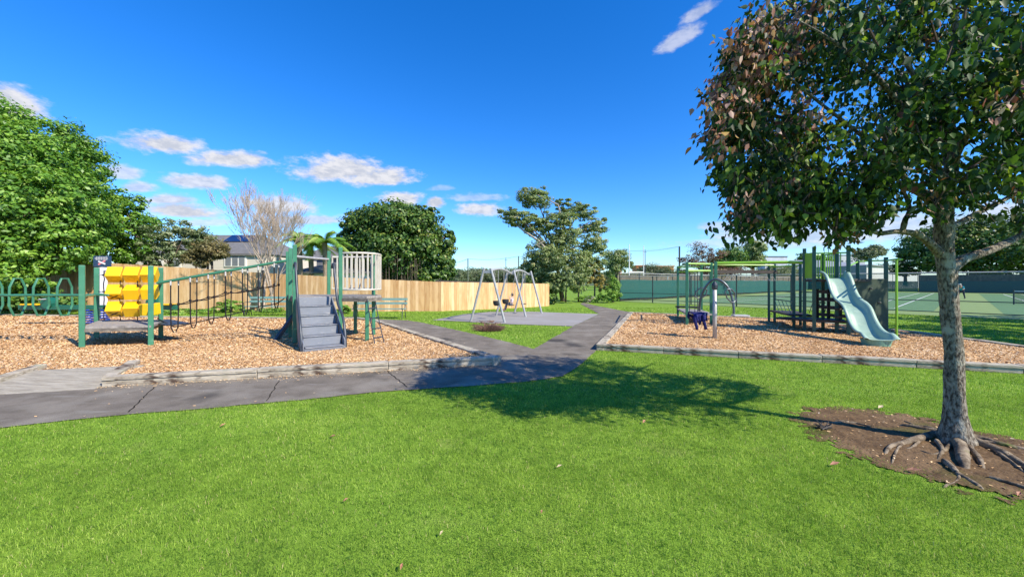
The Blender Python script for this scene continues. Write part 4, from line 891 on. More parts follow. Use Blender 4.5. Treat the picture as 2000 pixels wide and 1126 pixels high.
# climbing wall
wa, wb = Vector((10.02,11.3,0)), Vector((11.38,11.5,0)); dW = (wb-wa).normalized(); nW = Vector((dW.y,-dW.x,0))
m = MB(); m.bar(wa+V3((0,0,.9)), wb+V3((0,0,.9)), .04, 1.68); wl = m.build('climbing_wall', WALLG, rs_, bevel=.006)
HOLD = mat('hold_grey', (.17,.17,.13), None, 8, .6)
for u, z in ((.75,1.45),(1.05,1.02),(.55,.62)):
    h = MB(); c = wa+dW*u+nW*.03+V3((0,0,z)); h.tube([c, c+nW*.04, c+nW*.06], [.035,.03,.012], 7, wob=.15); h.build('climbing_hold', HOLD, wl)
# dark panel with oval holes under the deck
pn = MB(); a, c = Vector((9.62,11.85,0)), Vector((10.05,11.25,0)); a, c = Vector((9.95,12.0,0)), Vector((9.95,11.1,0)); a = Vector((9.75,12.1,0)); c = Vector((10.0,11.1,0))
for z in (.62, .86, 1.10, 1.34): pn.bar(a+V3((0,0,z)), c+V3((0,0,z)), .03, .10)
for k in (0, .33, .66, 1): q = a.lerp(c, k); pn.bar(q+V3((0,0,.5)), q+V3((0,0,1.42)), .1, .034, up=(c-a).normalized())
pn.build('holed_panel', BARKDARK, rs_)
st2 = MB()
for i in range(4): st2.box((9.95-.02*i, 11.7-.12*i, .60+.26*(3-i)*.9), (.5,.2,.04), rz=.3)
st2.build('ladder_step', BARKDARK, rs_)
# slide
s0, s1 = Vector((9.55,11.2,0)), Vector((8.72,8.98,0)); sdir = (s1-s0).normalized(); sside = Vector((-sdir.y, sdir.x, 0)); SL = (s1-s0).length
prof = [(-.06,1.75),(.04,1.72),(.12,1.56),(.22,1.22),(.33,1.02),(.45,.93),(.55,.80),(.66,.50),(.76,.32),(.87,.25),(1.0,.27),(1.03,.27)]
pr3 = spl([Vector((a, 0, z)) for a, z in prof], 5); rows = []
for i, p in enumerate(pr3):
    s = p.x; z = p.z; flare = (1+.12*max(0, (.06-s)/.12) if s < .06 else 1.0)*.86
    if s > .85: flare = .86*(1+.08*(s-.85)/.15)
    hh = .17*(min(1, (1.06-s)/.12) if s > .94 else 1)+(.05*max(0,(.08-s)/.14) if s < .08 else 0)
    c = s0+sdir*SL*s; row = []
    for (u, q) in ((-.34,.92),(-.36,1.0),(-.31,1.02),(-.27,.85),(-.24,.35),(-.19,.08),(-.08,0),(.08,0),(.19,.08),(.24,.35),(.27,.85),(.31,1.02),(.36,1.0),(.34,.92)):
        row.append(c+sside*u*flare+V3((0,0,z+q*hh-(0.02 if abs(u) == .34 else 0))))
    rows.append(row)
m = MB(); m.grid(rows); m.build('slide', SLIDE, rs_, smooth=True, solid=.018)
m = MB(); q = s0+sdir*SL*.93; z1 = .27
def ring(z, a_, b_, c0): return [c0+sside*a_*math.cos(t)+sdir*b_*math.sin(t)+V3((0,0,z)) for t in [i*math.pi/8 for i in range(16)]]
m.grid([ring(.04,.24,.20,q), ring(.16,.27,.22,q), ring(.268,.30,.24,q)], closed_u=True); m.build('slide_foot', mat('mint_foot', (.17,.36,.27), None, 4, .5), rs_, smooth=True)

# ---------------------------------------------------------------- spinner
sp = empty('spinning_arch', px(1396, 660, ZP), 'grey steel post carrying a dark curved arch with two foot plates', 'play equipment'); c = Vector(sp.location)
m = MB(); m.tube([c+V3((0,0,-.1)), c+V3((0,0,1.34))], .052, 16); m.build('pole', STEEL, sp, smooth=True)
m = MB(); m.tube([c+V3((0,0,1.32)), c+V3((0,0,1.36)), c+V3((0,0,1.44)), c+V3((0,0,1.5)), c+V3((0,0,1.54))], [.058,.075,.075,.055,.03], 14); m.build('hub', CHAR, sp)
fA = px(1396,660,ZP).y
apts = [at(1366,607,10.6), at(1367,590,10.55), at(1372,572,10.5), at(1382,555,10.4), at(1395,545.5,10.3), at(1410,549,10.2), at(1423,563,10.12), at(1430,583,10.08), at(1433,600,10.05), at(1433,613,10.05)]
m = MB(); m.tube(spl(apts, 5), .032, 10); m.build('arch', mat('arch_steel', (.13,.15,.17), (.09,.1,.12), 8, .35, .4), sp, smooth=True)
for x, y, d in ((1446,616,10.0), (1362,612,10.6)):
    p = at(x, y, d); m = MB(); m.box(p, (.38,.26,.045), rz=-.2); m.build('foot_plate', STEEL, sp, bevel=.015)
for x0, x1, y0, y1, d, sg in ((1416,1437,564,590,10.0,1), (1361,1378,562,583,10.6,-1)):
    ps_ = [at(x0+.25*(x1-x0), y0, d-.05), at(x1-.4*(x1-x0), y0, d), at(x1-2, y0+.3*(y1-y0), d+.05), at(x1, y1-4, d+.05), at(x1-4, y1, d), at(x0+.6*(x1-x0), y1, d), at(x0+.2*(x1-x0), y0+.7*(y1-y0), d-.05), at(x0, y0+.2*(y1-y0), d-.05)]
    if sg < 0: ps_ = [V3((at(x0+x1,0,1).x*0+ (2*at((x0+x1)/2,0,d).x-p.x), p.y, p.z)) for p in ps_]
    m = MB(); m.tube(ps_, .018, 8, closed=True); m.build('handle', MATS['arch_steel'], sp, smooth=True)
# garment draped over the left foot plate
CL = mat('indigo_cloth', (.03,.035,.15), (.018,.02,.09), 10, .9, bump=.4)
pc = at(1362, 612, 10.6); rows = []
for i in range(15):
    u = -.2+.4*i/14; row = []
    for j in range(17):
        v = (j-8)/8; dr = max(0, abs(v)-.38)/.62; ln = (.28+.07*math.sin(i*1.3+(2 if v > 0 else 0)))*(1 if v < 0 else .62)
        row.append(pc+V3((u*(1-.12*dr)+.015*math.sin(j*1.7), max(-.16, min(.16, v*.36))+(.02*math.sin(i*1.9+j*.6)+.015)*(dr > 0)*(-1 if v < 0 else 1), .03-ln*dr+.014*math.sin(i*2.1+j*.8))))
    rows.append(row)
m = MB(); m.grid(rows); gm = m.build('draped_jumper', CL, None, smooth=True, solid=.012, origin=tuple(pc)); tag(gm, 'dark indigo jumper draped over the left foot plate of the spinning arch', 'clothing')
m = MB()
for sx in (-.14, .1): m.tube([pc+V3((sx,-.19,-.02)), pc+V3((sx-.03,-.21,-.18)), pc+V3((sx+.02,-.2,-.33)), pc+V3((sx+.03,-.21,-.42))], [.05,.048,.042,.036], 8, wob=.1)
m.build('sleeve', CL, gm, smooth=True, origin=tuple(pc)).location = (0,0,0)

# ---------------------------------------------------------------- tennis court fences
def alpha_mat(name, c, a, rough=.8, wires=None):
    m = bpy.data.materials.new(name); m.use_nodes = True; N = m.node_tree.nodes; L = m.node_tree.links; b_ = N['Principled BSDF']; b_.inputs['Base Color'].default_value = (*c, 1); b_.inputs['Roughness'].default_value = rough
    tr = N.new('ShaderNodeBsdfTransparent'); ms = N.new('ShaderNodeMixShader'); L.new(tr.outputs[0], ms.inputs[1]); L.new(b_.outputs[0], ms.inputs[2]); L.new(ms.outputs[0], N['Material Output'].inputs[0])
    no = N.new('ShaderNodeTexNoise'); no.inputs['Scale'].default_value = 1.2; tc = N.new('ShaderNodeTexCoord'); L.new(tc.outputs['Object'], no.inputs['Vector'])
    mr = N.new('ShaderNodeMapRange'); mr.inputs[3].default_value = a*.92; mr.inputs[4].default_value = min(1, a*1.08); L.new(no.outputs[0], mr.inputs[0]); L.new(mr.outputs[0], ms.inputs[0]); return m
MESHM = alpha_mat('chain_link', (.16,.17,.17), .13); SCREEN = alpha_mat('teal_screen', (.006,.085,.07), .92); SCREEN2 = alpha_mat('dark_teal_screen', (.03,.085,.085), .92); NETM = alpha_mat('tall_net', (.05,.06,.07), .06)
FPOST = mat('dark_fence_post', (.04,.05,.05), None, 5, .5)
def cfence(label, a, c, h, gap, screen=None, sz=(.35,1.55), rails=(.75,), tm=FPOST, post_r=.042, back=None):
    t = empty('court_fence', a, label, 'fence', 'fences around the tennis courts'); L_ = (c-a).length; n = max(1, int(round(L_/gap)))
    for i in range(n+1): p = a.lerp(c, i/n); m = MB(); m.tube([p, p+V3((0,0,h))], post_r, 6); m.build('post', tm, t)
    m = MB(); m.tube([a+V3((0,0,h)), c+V3((0,0,h))], .028, 6)
    m.build('top_rail', STEEL, t)
    for z in rails: m = MB(); m.tube([a+V3((0,0,z)), c+V3((0,0,z))], .022, 5); m.build('mid_rail', FPOST, t)
    m = MB(); m._add([a, c, c+V3((0,0,h)), a+V3((0,0,h))], [(0,1,2,3)]); m.build('wire_mesh', MESHM, t)
    if screen:
        nn = (c-a).normalized(); nn = Vector((nn.y, -nn.x, 0))*.06
        if nn.y > 0: nn = -nn
        s_, e_ = (screen[1], screen[2]) if len(screen) > 2 else (0, 1); aa, cc = a.lerp(c, s_), a.lerp(c, e_)
        m = MB(); k = int((cc-aa).length/1.2)+1
        m.grid([[aa.lerp(cc, i/k)+nn*(1+.5*math.sin(i*1.3))+V3((0,0,z+(.03*math.sin(i*.9) if z else 0))) for i in range(k+1)] for z in sz]); m.build('windscreen', screen[0], t, smooth=True)
    return t
cfence('near chain link court fence of dark posts running behind the right bark area', CA, CA+CU*33, 2.08, 3.05, screen=None, rails=(.74, .2))
cfence('left side court fence hung with a teal windscreen, receding from the shrub', CA, CA+CV*60, 2.4, 3, screen=(SCREEN,), sz=(.2,1.8), rails=())
cfence('short teal screened stretch of fence at the far corner of the courts', CA+CV*60, CA+CV*60+CU*14, 3.1, 3, screen=(SCREEN,), sz=(.15,1.75), rails=())
cfence('far court fence hung with a dark screen below the big dark trees', CA+CV*60+CU*14.2, CA+CV*60+CU*44, 3.1, 3, screen=(SCREEN2,), sz=(.15,1.75), rails=())
nt_ = empty('tennis_net', CA+CU*22+CV*17.9, 'low dark tennis net across the nearer court', 'net')
m = MB(); p, q = CA+CU*21+CV*17.9, CA+CU*33+CV*17.9; m._add([p+V3((0,0,.05)), q+V3((0,0,.05)), q+V3((0,0,.95)), p+V3((0,0,.95))], [(0,1,2,3)]); m.build('net', alpha_mat('net_mesh', (.02,.03,.03), .35), nt_)
m = MB(); m.bar(p+V3((0,0,.97)), q+V3((0,0,.97)), .03, .06); m.build('net_tape', WHITE, nt_)
for r_ in (p, q): m = MB(); m.tube([r_, r_+V3((0,0,1.07))], .04, 8); m.build('post', FPOST, nt_)
# small white notice + pale patch on the screen
m = MB(); w0 = at(1304, 546, 29.6); m.bar(at(1304,540,28.2), at(1304,546,28.2), .02, .13); tag(m.build('notice_plate', WHITE, origin=tuple(at(1304,543,28.2))), 'small white notice plate on the teal screen left of the lime bars', 'sign')
# grey retaining wall beyond the side fence, and shed
gw = mat('grey_block_wall', (.18,.16,.115), (.10,.09,.06), 3, .85, extra=[(8,(.10,.10,.09),.55,.7,None)])
m = MB(); a, c = CA+CV*61.5-CU*1, CA+CV*61.5+CU*45; m.bar(a+CU*15+V3((0,0,1.35)), c+V3((0,0,1.35)), .4, 2.7); w0_ = CA-CU*1.2+CV*1; w1_ = a; e_ = V3((.2,-.2,0)); m.hexa([w0_-e_, w0_+e_, w1_+e_, w1_-e_, w0_-e_+V3((0,0,2.22)), w0_+e_+V3((0,0,2.22)), w1_+e_+V3((0,0,2.7)), w1_-e_+V3((0,0,2.7))]); tag(m.build('retaining_wall', gw, origin=tuple(a)), 'mottled grey brown wall behind the court fences', 'wall')
sh = empty('shed', at(1745, 560, 84), 'long low shed with a grey roof and pale corrugated wall behind the courts', 'building')
CORR = mat('pale_corrugated', (.50,.51,.50), (.40,.41,.40), 1.2, .6, stretch=(14,14,.1))
xs0, xs1, xs2 = (1560,1692,1800)
P0, P1, P2_ = at(1560,545,95), at(1692,545,82), at(1800,545,100)
def zof(y, d): return EYE+(HZ-y)*d/F
m = MB(); m._add([(P1.x,P1.y,0),(P2_.x,P2_.y,0),(P2_.x,P2_.y,zof(526,100)),(P1.x,P1.y,zof(518,82))], [(0,1,2,3)]); m.build('side_wall', CORR, sh, solid=.1)
m = MB(); m._add([(P0.x,P0.y,0),(P1.x,P1.y,0),(P1.x,P1.y,zof(518,82)),(P0.x,P0.y,zof(524,95))], [(0,1,2,3)]); m.build('front_wall', mat('shed_grey', (.27,.27,.28), (.22,.22,.23), 2, .7), sh, solid=.1)
m = MB(); m._add([(P0.x,P0.y,zof(524,95)+.05),(P1.x+.4,P1.y-.4,zof(518,82)+.05),(P2_.x,P2_.y,zof(526,100)+.05),(P2_.x-20,P2_.y+8,zof(505,100)),(P0.x+5,P0.y+10,zof(508,105))], [(0,1,2,4),(2,3,4)]); m.build('roof', mat('shed_roof', (.24,.25,.27), (.2,.21,.23), 1, .55), sh, solid=.12)

# ---------------------------------------------------------------- goal posts, net poles, lamp masts
gp = empty('goal_posts', (19, 59, 0), 'white rugby goal posts standing beyond the court fence', 'goal posts')
p1, p2 = at(1229,545,58), at(1257,545,60)
for p, y in ((p1, 477), (p2, 480)): m = MB(); m.tube([(p.x,p.y,0),(p.x,p.y,zof(y, p.y))], [.09,.06], 8); m.build('upright', WHITE, gp)
m = MB(); m.tube([(p1.x,p1.y,zof(531,58)),(p2.x,p2.y,zof(531,60))], .07, 8); m.build('crossbar', WHITE, gp)
nf = empty('sports_net', at(914, 556, 44), 'tall thin netting on slim poles beyond the board fence', 'net')
tops = []
for x, yt, d in ((868,512,46),(914,505,44),(1013,500,44),(1060,498,46)):
    p = at(x, 556, d); q = at(x, yt, d); m = MB(); m.tube([(p.x,p.y,0), q], .07, 6); m.build('pole', mat('pole_green', (.14,.17,.13), None, 4, .6), nf); tops.append(q)
m = MB()
for a, c in zip(tops, tops[1:]): m.tube(sag(a, c, .25), .02, 4)
m.build('cable', CHAR, nf)
m = MB()
for a, c in zip(tops, tops[1:]): m._add([(a.x,a.y,.5),(c.x,c.y,.5),tuple(c),tuple(a)], [(0,1,2,3)])
m.build('netting', NETM, nf)
nf = empty('sports_net', at(1327, 556, 50), 'tall netting hung between a dark pole and the goal posts', 'net'); tops = []
for x, yt, d in ((1229,489,62),(1327,481,50)):
    q = at(x, yt, d); m = MB(); m.tube([(q.x,q.y,0), q], .1, 6); m.build('pole', FPOST, nf); tops.append(q)
m = MB(); m.tube(sag(tops[0], tops[1], .3), .02, 4); m.build('cable', CHAR, nf); m = MB(); m._add([(tops[0].x,tops[0].y,.5),(tops[1].x,tops[1].y,.5),tuple(tops[1]),tuple(tops[0])], [(0,1,2,3)]); m.build('netting', NETM, nf)
for x, yt, d, lab in ((1260,487,120,'thin grey mast just right of the goal posts'),(1618,467,110,'thin dark mast behind the lime railing of the right tower'),(988,503,120,'thin distant mast above the swing set')):
    q = at(x, yt, d); m = MB(); m.tube([(q.x,q.y,-.2), q], [.14,.08], 6); m.bar(q+V3((-.5,0,-.8)), q+V3((.5,0,-.8)), .1, .1); tag(m.build('mast', FPOST, origin=(q.x,q.y,0)), lab, 'mast')

# ---------------------------------------------------------------- houses
hs = empty('house', (-25, 30, 0), 'cream weatherboard house with grey roof, solar panels and triple white window', 'house')
WB = mat('cream_weatherboard', (.66,.62,.54), (.58,.54,.47), 1.4, .7, stretch=(.2,.2,9))
m = MB(); m.box((-25.1,34,1.95),(11.0,8,3.9)); m.build('wall', WB, hs)
def hip(x0, x1, y0, y1, ze, zr, rx0, rx1, parent, mm, ov=.14, name='roof'):
    m = MB(); ym = (y0+y1)/2; v = [(x0-ov,y0-ov,ze),(x1+ov,y0-ov,ze),(x1+ov,y1+ov,ze),(x0-ov,y1+ov,ze),(rx0,ym,zr),(rx1,ym,zr)]
    m._add(v, [(0,1,5,4),(1,2,5),(2,3,4,5),(3,0,4),(3,2,1,0)]); m.build(name, mm, parent); m = MB(); m.bar((x0-ov,y0-ov-.03,ze-.06),(x1+ov,y0-ov-.03,ze-.06),.04,.16); m.build('gutter', mm, parent)
hip(-30.6,-19.6,30,38,3.85,5.85,-28,-22.5,hs,ROOF)
for (x0, x1, y0, y1, np_) in ((440,480,500,519,3),(336,352,505,520,1),(300,318,508,522,1)):
    d = 29.97; a, c = at(x0, y1, d), at(x1, y0, d); fr = MB(); pw = (c.x-a.x)/np_; o_ = None
    fr.box(((a.x+c.x)/2, 29.96, (a.z+c.z)/2), (c.x-a.x+.12,.06,c.z-a.z+.14)); wf = fr.build('window', WHITE, hs)
    for k in range(np_): g_ = MB(); g_.box((a.x+pw*(k+.5), 29.92, (a.z+c.z)/2), (pw*.78,.03,c.z-a.z-.05)); g_.build('pane', mat('grey_blind_glass', (.22,.24,.26), (.16,.18,.2), 1, .25), wf)
m = MB(); n_ = Vector((0,-.447,.9))
def roofp(x, z): y = 29.86+(z-3.85)/(5.85-3.85)*4.14; return Vector((x, y-.03, z+.05))
m._add([roofp(-24.6,5.02), roofp(-22.0,5.02), roofp(-22.7,5.74), roofp(-24.9,5.74)], [(0,1,2,3)]); m.build('solar_panel', mat('solar_panel', (.012,.025,.09), (.008,.015,.06), 2, .2), hs, solid=.05)
h2 = empty('house', (-17.6, 40, 0), 'dark grey clad gabled house behind the palms', 'house')
m = MB(); m.box((-18.6,42,2.1),(7.0,5,4.2)); m.build('wall', mat('grey_cladding', (.17,.175,.19), (.13,.135,.145), 1.4, .7, stretch=(.2,.2,9)), h2)
hip(-22.1,-15.1,39.5,44.5,4.2,5.6,-20.5,-17,h2,ROOF,.2)
h3 = empty('garage', (-15, 30, 0), 'white garage with a low grey roof showing through the tower railing', 'garage')
m = MB(); m.box((-14.8,33.2,1.22),(6.0,4.4,2.44)); m.build('wall', mat('garage_white', (.66,.66,.66), (.58,.58,.58), 1, .6), h3); hip(-17.8,-11.8,31,35.4,2.44,3.15,-16.6,-13,h3,ROOF,.35)
m = MB(); m.bar((-17.9,30.72,2.38),(-11.7,30.72,2.38),.03,.16); m.build('fascia', WHITE, h3)
h4 = empty('house', (-21, 33, 0), 'low white house wing just right of the leafless tree behind the fence', 'house')
m = MB(); m.box((-17.9,37.5,1.35),(1.8,4,2.7)); m.build('wall', WHITE, h4); hip(-18.8,-17,35.5,39.5,2.7,3.3,-18.3,-17.5,h4,ROOF,.3)
for k, (x0, x1, y0, y1, d, cc, lab) in enumerate(((1243,1262,519,531,170,(.62,.22,.06),'small orange building on the far rise right of the goal posts'),(1260,1278,521,534,168,(.45,.05,.04),'red building between two orange ones on the far rise'),(1283,1316,520,531,170,(.62,.22,.06),'long orange building on the far rise left of the lime bars'),
        (1205,1214,524,531,172,(.6,.25,.1),'tiny orange roofed building behind the gum tree foliage'),(1494,1538,501,510,200,(.55,.58,.62),'pale flat roofed building on the skyline left of the right tower'),
        (935,962,528,536,175,(.5,.48,.45),'pale distant building behind the swing set'),(1640,1690,498,508,190,(.5,.52,.52),'pale distant shed behind the slide tower'))):
    a, c = at(x0, y1, d), at(x1, y0, d); o_ = empty('far_building', (a.x, d, 0), lab, 'building'); mm = mat('far_wall_%d' % k, cc, None, .4, .7)
    m = MB(); m.box(((a.x+c.x)/2, d+3, c.z/2), (c.x-a.x, 6, c.z)); m.build('wall', mm, o_); m = MB(); m.box(((a.x+c.x)/2, d+3, c.z+.15), (c.x-a.x+.6, 6.6, .3)); m.build('roof', ROOF if k in (1,4) else mm, o_)
    m = MB()
    for j in range(max(2, int((c.x-a.x)/2.4))): m.box((a.x+1.2+2.4*j, d-.03, c.z*.8), (1.1,.06,.7))
    m.build('window', GLASSD, o_)

# ---------------------------------------------------------------- trees on the right and far away
tree('sparse red leaved tree behind the teal screen and lime bars', at(1375, 587.7, 45), [b(1368,490,45,22,18),b(1395,500,45,24,14),b(1345,512,45,22,16),b(1400,526,45,38,14),b(1340,531,45,20,10),b(1440,528,45,34,11),b(1370,515,45,30,14)], 8000, .18, 'red', .1, clump=.42, shell=.1)
tree('rounded green tree on the right of the red leaved tree', at(1430, 556, 70), [b(1428,503,70,26,20),b(1415,515,70,28,16)], 9000, .38, 'mid', .3, clump=.4, shell=.2)
tree('tall oval tree on the skyline beside the rounded green tree', at(1472, 556, 72), [b(1472,485,72,22,18),b(1468,508,72,22,16)], 9000, .36, 'gum', .3, clump=.4, shell=.2)
tree('dark spreading trees mass behind the far court fence at the right edge', at(1900, 572, 62), [b(1830,480,66,52,44),b(1900,475,64,66,48),b(1985,475,60,70,60),b(1815,495,66,46,36),b(1870,460,66,44,34),b(2060,470,60,70,70),b(1860,505,64,60,28),b(1950,510,62,70,30)], 34000, .5, 'dark', .5, clump=.32)
tree('big grey green tree on the skyline above the slide', at(1700, 540, 130), [b(1690,497,130,22,12),b(1708,490,130,20,12)], 6000, .6, 'far', .3, clump=.4, shell=.2)
tree('small dark tree on the skyline behind the right tower railing', at(1590, 545, 130), [b(1572,503,130,16,8),b(1600,506,130,22,8)], 4500, .6, 'mid', .3, clump=.4, shell=.2)
pt = tree('dark conifer with layered branches just left of the foreground trunk', at(1768, 556, 70), [b(1760,486,70,12,6),b(1768,500,70,20,8),b(1770,516,70,26,8),b(1764,530,70,26,10)], 6000, .35, 'dark', .25, clump=.35, shell=.15)
tree('pale green tree at the right of the gum tree beyond the field', at(1206, 556, 75), [b(1205,503,75,26,18),b(1196,525,75,18,16),b(1222,515,75,16,14)], 8000, .34, 'gum', .25, clump=.4, shell=.2)
ft = tree('distant grey green tree in the tree line beyond the playing field', (0, 100, 0), [(0,100,4.0,3.6,3,2.0),(1.6,100.5,3.0,3,2.4,1.6),(-1.8,99.6,3.1,2.8,2.4,1.8)], 4500, .36, 'far', .16, clump=.42, shell=.2, group='distant trees beyond the playing field')
first = True
for x, y, d in ((893,520,84),(905,524,100),(918,522,95),(930,519,88),(945,523,104),(958,521,92),(972,520,96),(986,524,100),(1000,519,90),(1015,522,98),(1028,520,90),(880,526,96),(868,523,100),(1190,528,110),(1245,532,125),(1268,512,150),(1285,515,150),(1300,517,148),(1320,525,140),(1340,522,125),(1395,522,120),(1510,516,120),(1530,518,130),(1550,514,140),(1640,512,150),(1740,512,120),(1725,510,140),(425,466,70),(445,464,72),(860,530,90),(842,530,90),(660,505,70),(1180,530,105),(1215,533,108),(1232,528,120)):
    o_ = ft if first else copy_tree(ft); first = False
    o_['label'] = 'distant grey green tree '+('beyond the playing field behind the swing set' if 850 < x < 1100 else 'beyond the field between the gum tree and the lime bars' if 1100 < x < 1350 else 'on the skyline above the tennis court fences' if x >= 1350 else 'behind the fence on the left, near the palms' if x > 600 else 'behind the roof of the cream house')
    p = at(x, y, d); s = max(.45, p.z/6.0); o_.location = (p.x, d, 0); o_.scale = (s*random.uniform(.9,1.2), s, s); o_.rotation_euler.z = random.uniform(0, 6.28)
wood = MB(); C, Nn, T = [], [], []
bl_ = [at(x, 548, 112) for x in range(860, 1330, 16)]
C, Nn, T = crown_points([(p.x, p.y+random.uniform(-4,4), 1.8, 3.2, 3, 2.0) for p in bl_], 9000, .3, .3); C[:, 2] = np.abs(C[:, 2])
o_ = leafmesh('far_scrub', C, Nn, .7, leafset('far'), None, T); tag(o_, 'dark scrub band along the far side of the playing field', 'scrub', kind='stuff')
# trees to the right, out of frame, whose shade falls on the court-side grass and the right structure
tree('broad tree standing right of the play area, shading the grass by the court', (18.9, 8.9, 0), [(18.6,8.7,5.0,2.3,2.0,1.5),(20.6,9.6,4.6,2.0,2.0,1.4),(17.2,7.8,4.4,1.4,1.4,1.1)], 6500, .22, 'mid', .25)
tree('second broad tree further right, shading the lawn near the court fence', (25.0, 12.2, 0), [(24.6,12.2,5.2,2.6,2.4,1.6),(27.4,13.2,4.8,2.4,2.2,1.5)], 6000, .25, 'mid', .25)
tree('third tree by the right border, shading the slide', (15.3, 8.9, 0), [(14.9,8.8,5.0,1.3,1.2,.9),(14.4,8.4,4.4,.9,.9,.7),(15.9,9.2,4.6,1.1,1.1,.8)], 3200, .2, 'mid', .16)

# boulder
bo = MB(); c = px(1153, 590); rows = []
for i in range(9):
    th = math.pi*i/8*.62; rows.append([c+V3((math.cos(a)*.62*math.sin(th)*(1+.12*math.sin(3*a+i)), math.sin(a)*.4*math.sin(th)*(1+.1*math.cos(2*a)), -.02+.62*math.cos(th)-.1+.05*math.sin(a*2+i))) for a in [j*math.pi/8 for j in range(16)]])
bo.grid(rows, closed_u=True); tag(bo.build('boulder', mat('pale_rock', (.40,.38,.34), (.20,.19,.17), 3, .9, bump=.6), smooth=True, origin=tuple(c)), 'pale grey boulder beside the path where it enters the field', 'boulder')

# ---------------------------------------------------------------- foreground tree
random.seed(21)
BT = px(1868, 866); BT.z = 0
mt = empty('tree', BT, 'grey barked tree in the right foreground with a wide dark leafy crown and surface roots', 'tree')
BARK = mat('lichen_bark', (.30,.265,.21), (.07,.056,.042), 34, .92, stretch=(1.4,1.4,.6), bump=1.0, bscale=50, ramp=(.40,.60), extra=[(9,(.38,.36,.29),.54,.66,(1,1,.8)),(30,(.045,.038,.032),.60,.70,(1.2,1.2,.35)),(4,(.12,.13,.06),.60,.75,None)])
DT = BT.y
def tp_(x, y, dd=0.): return at(x, y, DT+dd)
def trunk_tube(m, pts, rs, n=20, lob=.0, seed=0):
    P = spl([Vector(p) for p in pts], 8); k = len(P); rr = []
    for i in range(k): t = i/(k-1)*(len(rs)-1); j = min(int(t), len(rs)-2); rr.append(rs[j]+(rs[j+1]-rs[j])*(t-j))
    rows = []
    for i, p in enumerate(P):
        a = (P[min(i+1,k-1)]-P[max(i-1,0)]).normalized(); u = a.cross(Vector((0,1,0))).normalized() if abs(a.y) < .9 else a.cross(Vector((1,0,0))).normalized(); v = a.cross(u)
        row = []
        for j in range(n):
            an = 2*math.pi*j/n; q = 1+.05*math.sin(3*an+i*.5+seed)+.035*math.sin(7*an-i*.9+seed*2)+.03*math.sin(11*an+i*1.7)+random.uniform(-.012,.012)
            if lob: q += lob*max(0, 1-i/(k*.22))**1.6*(.55+.45*math.sin(5*an+seed))
            row.append(p+(u*math.cos(an)+v*math.sin(an))*rr[i]*q)
        rows.append(row)
    m.grid(rows, closed_u=True); m._add(rows[-1], [tuple(range(n))])
m = MB()
trunk_tube(m, [tp_(1868,880), tp_(1866,850), tp_(1865,800), tp_(1863,700), tp_(1855,600), tp_(1848,520), tp_(1843,450), tp_(1848,380), tp_(1862,300), tp_(1850,200), tp_(1870,100), tp_(1860,0)],
           [.115,.103,.08,.071,.069,.070,.074,.058,.046,.038,.03,.015], lob=.85, seed=1)
limbs = [([tp_(1842,500), tp_(1800,462,-.05), tp_(1758,452,-.1), tp_(1715,455,-.1), tp_(1690,440,-.1), tp_(1640,425,-.2), tp_(1570,425,-.2), tp_(1500,430,-.1)], [.06,.045,.035,.03,.028,.02,.014,.006]),
         ([tp_(1852,530), tp_(1885,505,.0), tp_(1935,488,0), tp_(1990,462,.1), tp_(2060,420,.2), tp_(2160,350,.3)], [.075,.06,.052,.045,.035,.01]),
         ([tp_(1843,450), tp_(1880,432,.1), tp_(1930,405,.2), tp_(1980,380,.4), tp_(2060,320,.6)], [.05,.04,.032,.025,.01]),
         ([tp_(1845,430), tp_(1800,380,.1), tp_(1740,360,.1), tp_(1680,345,.1), tp_(1600,330,.05), tp_(1500,300,0), tp_(1420,270,0)], [.055,.04,.032,.026,.02,.012,.005]),
         ([tp_(1762,452,-.1), tp_(1768,430,-.1), tp_(1775,400,0), tp_(1740,330,.1), tp_(1680,260,.2)], [.035,.03,.025,.018,.006]),
         ([tp_(1850,360), tp_(1800,280,-.3), tp_(1740,180,-.5), tp_(1640,90,-.6), tp_(1560,40,-.6)], [.05,.04,.03,.018,.006]),
         ([tp_(1855,330), tp_(1900,240,-.3), tp_(1960,140,-.6), tp_(2020,60,-.8)], [.045,.035,.025,.008]),
         ([tp_(1855,340), tp_(1830,250,.5), tp_(1780,170,1.0), tp_(1740,120,1.5)], [.045,.035,.022,.006]),
         ([tp_(1850,400), tp_(1800,370,.5), tp_(1740,330,1.0), tp_(1660,300,1.5)], [.045,.03,.02,.006]),
         ([tp_(1860,300), tp_(1940,220,.6), tp_(2040,160,1.1)], [.04,.03,.008]),
         ([tp_(1830,390,.05), tp_(1760,410,.4), tp_(1690,400,.8), tp_(1600,390,1.1)], [.03,.022,.016,.006]),
         ([tp_(1852,250), tp_(1780,140,0), tp_(1720,30,.1), tp_(1680,-60,.1)], [.04,.03,.02,.008]),
         ([tp_(1800,380,.1), tp_(1700,280,0), tp_(1600,200,-.1), tp_(1500,120,-.1), tp_(1440,90,-.1)], [.03,.024,.018,.012,.005])]
for pts, rs in limbs: trunk_tube(m, pts, [r*.74 for r in rs], n=9, seed=random.random()*6)
m.build('trunk', BARK, mt, smooth=True)
ROOTM = mat('root_bark', (.27,.22,.16), (.085,.062,.042), 12, .9, stretch=(1,1,1), bump=.9, bscale=24, extra=[(4,(.10,.12,.03),.62,.75,None)])
